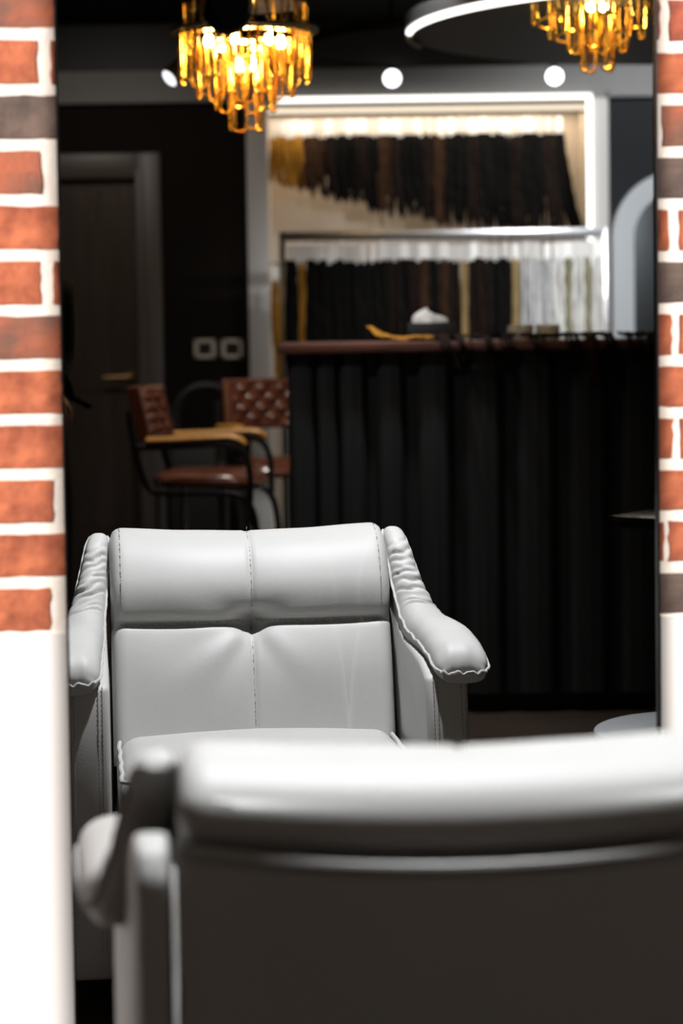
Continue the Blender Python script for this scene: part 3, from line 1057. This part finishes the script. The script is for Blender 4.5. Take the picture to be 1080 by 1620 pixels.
def tis(i, j):
    a, b = i * 2 * math.pi, j
    r = 0.042 * (1 - b ** 1.4) ** 0.6 * (1 + 0.35 * math.sin(3 * a + 1 + b) + 0.18 * math.sin(7 * a + 3 * b)) + 0.020 * b * (1 - b)
    return (r * math.cos(a) * 1.15 - 0.015, 0.02 * math.sin(a) + r * 0.3 * math.sin(a), 0.060 + 0.042 * b * (1 - 0.25 * math.cos(a - 0.4)) + 0.016 * math.sin(5 * a) * b * (1 - b) * 2)


ts.grid(40, 10, tis)
ts.build('tissue', M['tissue'], tb, angle=60)
for i, (px, w, Y) in enumerate(((823, 0.045, 7.60), (866, 0.042, 7.68))):
    p = at(px, 530, Y)
    bw = MB().lathe([(0.0, 0.004), (w * 0.9, 0.0), (w * 0.97, 0.006), (w * 0.985, 0.046), (w * 0.97, 0.05), (w * 0.92, 0.048), (w * 0.85, 0.012), (0.0, 0.010)], 28, c=(p.x, Y, ct))
    tag(bw.build('bowl', M['ceramic']), ['small white bowl on the counter, left of two', 'small white bowl on the counter, right of two nearer the arch'][i], 'bowl', 'white bowls on the counter')


def hair_lock(pts, r, n_strand, seed, spread=0.02, flat=0.5):
    rnd = random.Random(seed)
    b = MB()
    for s in range(n_strand):
        o = Vector((rnd.uniform(-1, 1) * spread, rnd.uniform(-1, 1) * spread, rnd.uniform(-0.2, 0.5) * spread * 0.5))
        o2 = Vector((rnd.uniform(-1, 1), rnd.uniform(-1, 1), 0)) * spread
        P = spline(pts, 26)
        ph = rnd.uniform(0, 6)
        Q = [p + o * (1 - k / 25) + o2 * (k / 25) + Vector((0, 0, 1)) * 0.003 * math.sin(k * 0.8 + ph) + Vector((0.004 * math.sin(k * 0.5 + ph), 0, 0)) for k, p in enumerate(P)]
        rr = [r * (0.4 + 0.6 * math.sin(math.pi * min(1, (k + 3) / 24))) for k in range(26)]
        b.tube(Q, rr, 6, flat=flat)
    return b


q = [at(586, 519, 7.5), at(600, 530, 7.47), at(630, 536, 7.44), at(665, 533, 7.44), at(700, 535, 7.47)]
q = [Vector((p.x, p.y, max(p.z, ct + 0.012))) for p in q]
tag(hair_lock(q, 0.008, 6, 5, 0.014).build('hair_lock', HAIR['honey']), 'honey blond hair lock curling along the counter edge', 'hair lock')
drapes = [(705, 585, 'dark'), (733, 570, 'dark'), (770, 590, 'dark'), (800, 560, 'dark'), (850, 562, 'dark'), (905, 590, 'dark'), (930, 610, 'brown'), (965, 600, 'dark'), (1000, 575, 'dark'), (1030, 580, 'dark')]
for i, (px, yb, c) in enumerate(drapes):
    X = at(px, 540, CY).x
    e = CY - 0.045
    zb2 = at(px, yb, e).z
    rn = random.Random(50 + i)
    pts = [(X + rn.uniform(-0.06, 0.06), CY + 0.30, ct + 0.012), (X + rn.uniform(-0.03, 0.03), CY + 0.12, ct + 0.018), (X, CY - 0.01, ct + 0.012), (X + 0.004, e - 0.006, ct - 0.012), (X + 0.01, e - 0.002, (ct + zb2) / 2), (X + 0.015 + rn.uniform(-0.01, 0.02), e, zb2)]
    tag(hair_lock(pts, 0.0065, 9, 60 + i, 0.024).build('draped_hair', HAIR[c]), '%s hair draped over the counter edge, %s from the left' % (CN[c], ORD[i]), 'draped hair', 'hair draped over the counter edge')


# ------------------------------------------------------------------ bar stools
def make_stool(name, label):
    """bar armchair on a bent tube frame; faces local +y, seat at 0.70"""
    t = thing(name, (0, 0, 0), label, 'bar stool', 'brown leather bar stools')
    SH = 0.70
    # seat
    s = MB()

    def sp_(i, j):
        a = i * 2 * math.pi
        k = 4.0
        cx_, cy_ = math.cos(a), math.sin(a)
        rr = (abs(cx_) ** k + abs(cy_) ** k) ** (-1 / k)
        prof = [(0.0, 0.040), (0.5, 0.039), (0.8, 0.034), (0.93, 0.024), (1.0, 0.006), (1.0, -0.008), (0.95, -0.018), (0.0, -0.018)]
        f = j * (len(prof) - 1)
        k0 = min(int(f), len(prof) - 2)
        q = f - k0
        r = prof[k0][0] * (1 - q) + prof[k0 + 1][0] * q
        z = prof[k0][1] * (1 - q) + prof[k0 + 1][1] * q
        yy = 0.20 * cy_ * rr * r
        return (0.205 * cx_ * rr * r, yy + 0.02, SH + z - (0.018 * max(0, (yy - 0.12) / 0.08) if yy > 0.12 else 0))
    s.grid(49, 22, sp_)
    s.build('seat', M['brown_leather'], t, angle=60)
    # backrest, quilted in diamonds
    b = MB()
    nx, nz = 49, 37
    BH0, BH1 = SH + 0.145, SH + 0.345

    def bk(i, j):
        x = -0.205 + 0.41 * i
        z = BH0 + (BH1 - BH0) * j
        u, v = x / 0.040, (z - BH0) / 0.040
        d1 = abs(math.sin(math.pi * (u + v) / 2)) * abs(math.sin(math.pi * (u - v) / 2))
        ed = min(min(i, 1 - i) / 0.12, min(j, 1 - j) / 0.10, 1)
        y = -0.17 - 0.10 * (z - SH) / 0.45 + 0.030 * (x / 0.205) ** 2
        y += (0.022 * d1 if ed >= 1 else 0.012) + 0.010 * math.sqrt(max(0, 1 - (1 - ed) ** 2))
        return (x, y, z)
    b.grid(nx, nz, bk)
    back_y = lambda x, z: -0.200 - 0.10 * (z - SH) / 0.45 + 0.030 * (x / 0.205) ** 2
    b.grid(nx, nz, lambda i, j: (lambda p: (p[0], back_y(p[0], p[2]), p[2]))(bk(i, j)))
    for i0 in (0, 1):
        b.grid(2, nz, lambda i, j, i0=i0: (lambda p: (p[0], p[1] * (1 - i) + i * back_y(p[0], p[2]), p[2]))(bk(i0, j)))
    for j0 in (0, 1):
        b.grid(nx, 2, lambda i, j, j0=j0: (lambda p: (p[0], p[1] * (1 - j) + j * back_y(p[0], p[2]), p[2]))(bk(i, j0)))
    b.build('backrest', M['brown_leather'], t, angle=50)
    for sx in (-1, 1):
        # side frame: from the back top down, forward under the seat, then down as the front leg
        x = sx * 0.225
        fr_ = spline([(x, -0.235, SH + 0.26), (x, -0.222, SH + 0.16), (x, -0.20, SH + 0.06), (x, -0.165, SH - 0.02), (x, -0.10, SH - 0.038), (x, 0.05, SH - 0.036), (x, 0.15, SH - 0.040), (x, 0.200, SH - 0.075), (x, 0.225, SH - 0.16), (x, 0.235, SH - 0.35), (x, 0.24, 0.012)], 60)
        MB().tube(fr_, 0.0125, 10).build('side_frame', M['black_tube'], t)
        MB().tube([(x * 0.98, -0.13, SH + 0.02), (x * 0.98, -0.135, SH - 0.3), (x * 0.98, -0.14, 0.012)], 0.0135, 10).build('rear_leg', M['chrome'], t)
        arm_t = spline([(x, -0.222, SH + 0.130), (x, -0.10, SH + 0.130), (x, 0.10, SH + 0.138), (x, 0.165, SH + 0.128), (x, 0.195, SH + 0.085), (x, 0.205, SH + 0.02), (x, 0.205, SH - 0.07)], 40)
        MB().tube(arm_t, 0.0115, 10).build('arm_tube', M['black_tube'], t)
        w = spline([(x, -0.170, SH + 0.153), (x, -0.05, SH + 0.157), (x, 0.09, SH + 0.163), (x, 0.155, SH + 0.161), (x, 0.192, SH + 0.138)], 26)
        MB().tube(w, [0.023] * 22 + [0.024, 0.024, 0.022, 0.015], 12, flat=0.6).build('armrest', M['arm_wood'], t)
    MB().tube([(-0.225, 0.236, 0.24), (0.225, 0.236, 0.24)], 0.011, 10).build('footrest', M['chrome'], t)
    MB().tube([(-0.222, -0.14, 0.12), (0.222, -0.14, 0.12)], 0.011, 10).build('rear_stretcher', M['chrome'], t)
    return t


st1 = make_stool('bar_stool', 'brown leather bar stool with honey wood arms standing sideways, left of the counter')
p1 = at(335, 760, 8.4)
st1.location = (p1.x - 0.02, 8.4, 0)
st1.rotation_euler = (0, 0, R(-90 - 8))
st2 = copy_tree(st1)
st2['label'] = 'brown quilted bar stool facing the viewer, partly hidden behind the counter corner'
p2 = at(452, 740, 9.1)
st2.location = (p2.x, 9.1, 0)
st2.rotation_euler = (0, 0, R(180 + 16))

# black hoop-backed chair behind the stool
hp = at(325, 700, 9.5)
hc = thing('hoop_back_chair', (hp.x, 9.5, 0), 'black round-backed tub chair in the shade behind the brown stool', 'chair')
rh = 0.135
z_h = at(325, 612, 9.5).z
zc = z_h - rh
MB().tube([(-rh, 0.1, 0.42)] + [(-rh * math.cos(math.pi * k / 24), 0.1, zc + rh * math.sin(math.pi * k / 24)) for k in range(25)] + [(rh, 0.1, 0.42)], 0.020, 10).build('hoop_back', M['black_matte'], hc)
MB().bevbox((-0.15, -0.17, 0.30), (0.15, 0.17, z_h - 0.22), 0.03, 3).build('seat_body', M['black_matte'], hc)
for sx in (-1, 1):
    for sy in (-1, 1):
        MB().tube([(sx * 0.11, sy * 0.13, 0.31), (sx * 0.13, sy * 0.15, 0.0)], [0.014, 0.010], 8).build('leg', M['black_matte'], hc)

# ------------------------------------------------------------------ tables on the right
Yt = 5.55
p = at(963, 816, Yt)
tt = thing('black_table', (p.x, Yt, 0), 'black square table with tapered edge, one corner showing beside the right brick wall', 'table')
ang = R(52)
e1 = Vector((math.cos(ang), math.sin(ang), 0))
e2 = Vector((math.cos(ang - R(96)), math.sin(ang - R(96)), 0))
S = 0.62
cen = (e1 + e2) * S / 2
vs = []
for ins, z in ((0.0, p.z), (0.0, p.z - 0.006), (0.012, p.z - 0.012), (0.022, p.z - 0.030)):
    for a, b in ((0, 0), (1, 0), (1, 1), (0, 1)):
        v = e1 * S * a + e2 * S * b
        v = v + (cen - v).normalized() * ins * 1.3
        vs.append((v.x, v.y, z))
fs = [(0, 1, 2, 3), (15, 14, 13, 12)]
for l in range(3):
    for k in range(4):
        fs.append((l * 4 + k, l * 4 + (k + 1) % 4, (l + 1) * 4 + (k + 1) % 4, (l + 1) * 4 + k))
MB().add(vs, fs).build('table_top', M['black_gloss'], tt, bevel=0.0015, seg=2)
MB().lathe([(0.20, 0.0), (0.20, 0.012), (0.03, 0.022), (0.03, p.z - 0.03)], 32, c=(cen.x, cen.y, 0)).build('pedestal', M['black_matte'], tt)

Ys = 4.66
p = at(1120, 1155, Ys)
stb = thing('round_side_table', (p.x, Ys, 0), 'round grey-white side table peeking out beside the right brick wall', 'side table')
r_ = 0.236
MB().lathe([(0.0, p.z + 0.002), (r_ - 0.006, p.z + 0.002), (r_ - 0.002, p.z), (r_, p.z - 0.004), (r_, p.z - 0.020), (r_ - 0.012, p.z - 0.034), (0.0, p.z - 0.034)], 64).build('table_top', M['table_white'], stb, angle=30)
MB().lathe([(0.0, 0.0), (0.15, 0.0), (0.15, 0.012), (0.022, 0.02), (0.022, p.z - 0.034)], 32).build('pedestal', M['table_white'], stb)


# ------------------------------------------------------------------ lamps on the ceiling
def chandelier(name, x, Y, z_plate, label):
    t = thing(name, (x, Y, z_plate), label, 'chandelier', 'amber chain chandeliers')
    # dark plate ring with stem to the ceiling
    MB().lathe([(0.0, 0.0), (0.225, 0.0), (0.225, 0.010), (0.0, 0.010)], 40).build('plate', M['black_matte'], t, angle=30)
    MB().tube([(0, 0, 0.01), (0, 0, CEIL - z_plate - 0.02)], 0.010, 8).lathe([(0.0, CEIL - z_plate - 0.03), (0.07, CEIL - z_plate - 0.025), (0.07, CEIL - z_plate - 0.002), (0, CEIL - z_plate - 0.002)], 20).build('stem', M['black_matte'], t)

    def loop_mesh(w, drop, r):
        n = 44
        pts, rs = [], []
        for k in range(n):
            u = -1 + 2 * k / (n - 1)
            a = u * 1.0
            # U-shaped catenary
            pts.append((w / 2 * math.copysign(abs(u) ** 0.55, u), 0, -drop * (1 - abs(u) ** 4.5)))
            rs.append(r * (1.0 if k % 2 else 0.55))
        return MB().tube(pts, rs, 6).mesh('chain_strand', M['amber'], angle=30)
    tiers = [(0.185, 0.085, 11, 0.080, 0.072), (0.195, -0.004, 11, 0.085, 0.145), (0.145, -0.004, 9, 0.075, 0.190), (0.088, -0.030, 6, 0.070, 0.205), (0.045, -0.070, 4, 0.055, 0.225)]
    for (r, z, n, w, drop) in tiers:
        MB().lathe([(r - 0.004, z - 0.003), (r + 0.004, z - 0.003), (r + 0.004, z + 0.004), (r - 0.004, z + 0.004), (r - 0.004, z - 0.003)], 40).build('tier_ring', M['gold'], t, angle=30)
        me = loop_mesh(w, drop, 0.0052)
        for k in range(n):
            a = 2 * math.pi * (k + 0.3) / n
            obj('chain_strand', me, t, (r * math.cos(a), r * math.sin(a), z), (0, 0, a + math.pi / 2))
    # spokes that carry the upper and lower rings
    sp = MB()
    for k in range(4):
        a = math.pi / 4 + k * math.pi / 2
        sp.tube([(0, 0, 0.085), (0.185 * math.cos(a), 0.185 * math.sin(a), 0.085)], 0.004, 6)
        sp.tube([(0.085 * math.cos(a), 0.085 * math.sin(a), 0.0), (0.085 * math.cos(a), 0.085 * math.sin(a), -0.03)], 0.003, 6)
        sp.tube([(0.045 * math.cos(a), 0.045 * math.sin(a), 0.0), (0.045 * math.cos(a), 0.045 * math.sin(a), -0.07)], 0.003, 6)
    sp.build('spokes', M['gold'], t)
    bulb = MB().lathe([(0.0, -0.040), (0.010, -0.036), (0.014, -0.026), (0.012, -0.012), (0.006, 0.0)], 12).mesh('bulb', M['bulb'])
    spots = [(0.112, k * 2 * math.pi / 6 + 0.25, -0.006) for k in range(6)] + [(0.022, 0.5, -0.075), (0.022, 3.6, -0.078)]
    for r, a, z in spots:
        obj('bulb', bulb, t, (r * math.cos(a), r * math.sin(a), z))
    for dz, e in ((-0.05, 5.0), (-0.12, 3.5), (0.05, 0.5)):
        l_ = light('chandelier_glow', 'POINT', (x, Y, z_plate + dz), e, (1.0, 0.74, 0.30), None, 0.03)
    return t


CHY = 7.0
pc = at(387, 52, CHY)
chandelier('chandelier', pc.x, CHY, pc.z, 'amber chain chandelier glowing left of the bright hair niche')
pc2 = at(944, -43, CHY)
chandelier('chandelier', pc2.x, CHY, pc2.z, 'amber chain chandelier cut by the top edge, beside the right brick wall')

# round dropped ceiling disc and the ring light below it
pd = at(765, 72, 8.4)
disc = MB().lathe([(0.0, 0.0), (0.64, 0.0), (0.66, 0.012), (0.66, 0.03), (0.0, 0.03)], 80, c=(pd.x, 8.4, pd.z))
disc.tube([(pd.x, 8.4, pd.z + 0.03), (pd.x, 8.4, CEIL - 0.002)], 0.05, 16)
tag(disc.build('ceiling_disc', M['ceiling'], angle=30), 'large round black disc hanging under the ceiling behind the ring light', 'ceiling disc')

RY = 7.5
sr_ = FPX / RY
rc_ = at(1100, 48, RY)
rr_ = 450 / sr_
rl = thing('ring_light', (rc_.x, RY, rc_.z), 'large black ring pendant with a bright white LED arc', 'pendant light')
rl.rotation_euler = (R(-1.0), 0, 0)
MB().lathe([(rr_ - 0.02, 0.012), (rr_ + 0.012, 0.012), (rr_ + 0.012, 0.055), (rr_ - 0.02, 0.055), (rr_ - 0.02, 0.012)], 120).build('ring', M['black_matte'], rl, angle=30)
arc_pts = [(rr_ * math.cos(a), rr_ * math.sin(a), 0.0) for a in [math.pi + math.pi * k / 70 for k in range(1, 66)]]
MB().tube(arc_pts, 0.0115, 10).build('led_arc', M['led'], rl)
MB().tube([(rr_ * math.cos(a), rr_ * math.sin(a), 0.0) for a in [math.pi * 0.90 + math.pi * 0.10 * k / 12 for k in range(12)]], 0.0105, 10).build('end_cover', M['frieze'], rl)
for a in (0.5, 2.6, 4.7):
    MB().tube([(rr_ * math.cos(a), rr_ * math.sin(a), 0.05), (rr_ * math.cos(a), rr_ * math.sin(a), CEIL - rc_.z - 0.04)], 0.0025, 6).build('cable', M['black_matte'], rl)


def spotlight(px, py, Y, aim, rad, length, label, lens='spot_lens'):
    p = at(px, py, Y)
    t = thing('ceiling_spotlight', (p.x, Y, p.z), label, 'spotlight', 'black ceiling spotlights')
    dv = Vector(aim).normalized()
    Mr = dv.to_track_quat('Z', 'Y').to_matrix()
    c0 = Vector((0, 0, 0))
    MB().lathe([(0.0, -length), (rad * 0.85, -length), (rad * 1.08, -length + 0.02), (rad * 1.08, 0.004), (rad * 0.98, 0.004), (rad * 0.98, -0.004), (0.0, -0.004)], 28, M=Mr).build('housing', M['black_matte'], t, angle=40)
    MB().lathe([(0.0, 0.006), (rad * 0.6, 0.004), (rad * 0.96, -0.002)], 28, M=Mr).build('lens', M[lens], t, angle=40)
    mid = dv * (-length * 0.6)
    MB().tube([mid, mid + Vector((0, 0, 0.06)), (mid.x, mid.y, CEIL - p.z - 0.002)], 0.010, 8).build('stem', M['black_matte'], t)
    return t


spotlight(620, 124, 9.2, (-0.02, -1, -0.12), 0.036, 0.12, 'round white spotlight facing the viewer above the middle of the niche')
spotlight(877, 121, 9.2, (-0.08, -1, -0.12), 0.036, 0.12, 'round white spotlight facing the viewer, half hidden by the ceiling disc')
spotlight(268, 124, 7.6, (-0.62, -0.55, -0.60), 0.032, 0.13, 'black tilted spotlight with pale lens left of the chandelier', 'spot_lens_dim')
spotlight(360, 18, 6.0, (-0.10, 1, -0.05), 0.056, 0.11, 'black round spotlight seen from behind in front of the chandelier', 'spot_lens_dim')


# ------------------------------------------------------------------ person at the left, mostly hidden by the brick wall
def skin_mesh(name, verts, edges, radii, m, parent, sub=2, rootv=0):
    me = bpy.data.meshes.new(name)
    me.from_pydata(verts, edges, [])
    o = obj(name, me, parent)
    md = o.modifiers.new('skin', 'SKIN')
    md.use_smooth_shade = True
    for i, sv in enumerate(me.skin_vertices[0].data):
        r = radii[i]
        sv.radius = r if isinstance(r, tuple) else (r, r)
        sv.use_root = (i == rootv)
    ms = o.modifiers.new('sub', 'SUBSURF')
    ms.levels = ms.render_levels = sub
    me.materials.append(m)
    return o


PYD = 6.5
pp_ = at(26, 600, PYD)
per = thing('person', (pp_.x, PYD, 0), 'long-haired person in black behind the left brick wall, only hair, sleeve and hand showing', 'person')
bv = [(0, 0, 0.93), (0, 0.0, 1.08), (0, -0.01, 1.25), (0, 0, 1.38), (0, 0, 1.47),
      (0.13, 0, 1.36), (0.125, 0.02, 1.17), (0.115, -0.10, 1.075),
      (-0.16, 0, 1.36), (-0.205, 0.02, 1.10), (-0.20, -0.06, 0.88),
      (0.085, 0, 0.88), (0.09, -0.01, 0.48), (0.095, 0.02, 0.09), (0.10, -0.12, 0.035),
      (-0.085, 0, 0.88), (-0.09, -0.01, 0.48), (-0.095, 0.02, 0.09), (-0.10, -0.12, 0.035)]
be = [(0, 1), (1, 2), (2, 3), (3, 4), (3, 5), (5, 6), (6, 7), (3, 8), (8, 9), (9, 10), (0, 11), (11, 12), (12, 13), (13, 14), (0, 15), (15, 16), (16, 17), (17, 18)]
br_ = [(0.15, 0.10), (0.125, 0.09), (0.145, 0.10), (0.11, 0.08), 0.05, 0.06, 0.042, 0.030, 0.06, 0.042, 0.030, 0.085, 0.058, 0.042, 0.036, 0.085, 0.058, 0.042, 0.036]
body = skin_mesh('body', bv, be, br_, M['cloth'], per)
# head
hd = MB()


def head(i, j):
    a, b = i * 2 * math.pi, (j - 0.5) * math.pi
    x_, y_, z_ = math.cos(a) * math.cos(b), math.sin(a) * math.cos(b), math.sin(b)
    r = Vector((0.074 * x_, 0.092 * y_, 0.112 * z_))
    if z_ < 0:
        r.x *= 1 + 0.28 * z_
        r.y *= 1 + 0.12 * z_
    if y_ < 0:
        fx, fz = r.x, r.z
        r.y -= 0.020 * gauss(fx, 0.012) * gauss(fz + 0.020, 0.024)       # nose
        r.y -= 0.007 * gauss(fx, 0.022) * gauss(fz + 0.062, 0.010)       # lips
        r.y += 0.010 * (gauss(fx - 0.030, 0.014) + gauss(fx + 0.030, 0.014)) * gauss(fz - 0.004, 0.012)   # eye sockets
        r.y -= 0.008 * gauss(fx, 0.02) * gauss(fz + 0.098, 0.016)        # chin
    for sg in (-1, 1):
        ear = gauss(r.y - 0.005, 0.014) * gauss(r.z + 0.008, 0.026)
        if r.x * sg > 0.04: r.x += sg * 0.016 * ear
    return (r.x, r.y - 0.012, r.z + 1.585)


hd.grid(57, 41, head)
hdo = hd.build('head', M['skin'], per, angle=80)
for sg in (-1, 1):
    MB().lathe([(0, -0.011), (0.008, -0.008), (0.011, 0), (0.008, 0.008), (0, 0.011)], 12, c=(sg * 0.030, -0.086, 1.589)).build('eye', M['black_gloss'], hdo)
hr = MB()
for k in range(46):
    a = R(-60) + R(300) * k / 45          # all round except the face
    rn = random.Random(900 + k)
    cx_, cy_ = math.cos(a), math.sin(a)
    dn = 1.30 + rn.uniform(-0.05, 0.04)
    pts = [(0.015 * cx_, 0.02 + 0.015 * cy_, 1.712), (0.062 * cx_, 0.012 + 0.075 * cy_, 1.675), (0.090 * cx_, 0.012 + 0.100 * cy_, 1.58), (0.108 * cx_, 0.018 + 0.105 * cy_, 1.45), (0.135 * cx_, 0.02 + 0.118 * cy_, 1.37), (0.128 * cx_, 0.03 + 0.120 * cy_, dn)]
    hr.tube(spline(pts, 18), [0.016] * 14 + [0.014, 0.012, 0.009, 0.004], 6)
hr.build('hair', HAIR['black'], per)
# hands: palm with five fingers
for sg, wrist, dirv in ((1, Vector((0.115, -0.10, 1.075)), Vector((0.25, -0.75, -0.35))), (-1, Vector((-0.20, -0.06, 0.88)), Vector((0, -0.15, -1)))):
    dv = dirv.normalized()
    sd = dv.cross(Vector((0, 0, 1)) if sg > 0 else Vector((0, 1, 0))).normalized()
    dn = dv.cross(sd).normalized()
    hm = MB()
    hm.tube([wrist - dv * 0.03, wrist + dv * 0.01, wrist + dv * 0.05, wrist + dv * 0.085], [0.024, 0.026, 0.036, 0.034], 12, flat=0.55)
    for q_, (o_, ln) in enumerate(((-0.028, 0.062), (-0.010, 0.074), (0.009, 0.070), (0.027, 0.054))):
        b0 = wrist + dv * 0.078 + sd * o_
        k1 = b0 + dv * ln * 0.42 - dn * 0.004
        k2 = k1 + (dv * 0.6 + dn * 0.7).normalized() * ln * 0.33
        k3 = k2 + (dv * 0.1 + dn).normalized() * ln * 0.27
        hm.tube(spline([b0, k1, k2, k3], 10), [0.009] * 7 + [0.008, 0.007, 0.004], 8)
    b0 = wrist + dv * 0.025 + sd * 0.026 * sg
    k1 = b0 + (dv * 0.5 + sd * sg * 0.8).normalized() * 0.035
    k2 = k1 + (dv + dn * 0.5).normalized() * 0.032
    hm.tube(spline([b0, k1, k2], 8), [0.012, 0.012, 0.011, 0.010, 0.010, 0.009, 0.008, 0.004], 8)
    hm.build('hand', M['skin'], per, angle=70)
a0 = at(98, 612, PYD - 0.2)
lk = [at(96, 575, PYD - 0.19), at(100, 600, PYD - 0.2), at(112, 625, PYD - 0.2), at(126, 636, PYD - 0.2), at(140, 644, PYD - 0.2)]
tag(hair_lock(lk, 0.010, 6, 77, 0.008, 0.8).build('hair_lock', HAIR['black']), 'black hair lock held in the hand of the person at left', 'hair lock')
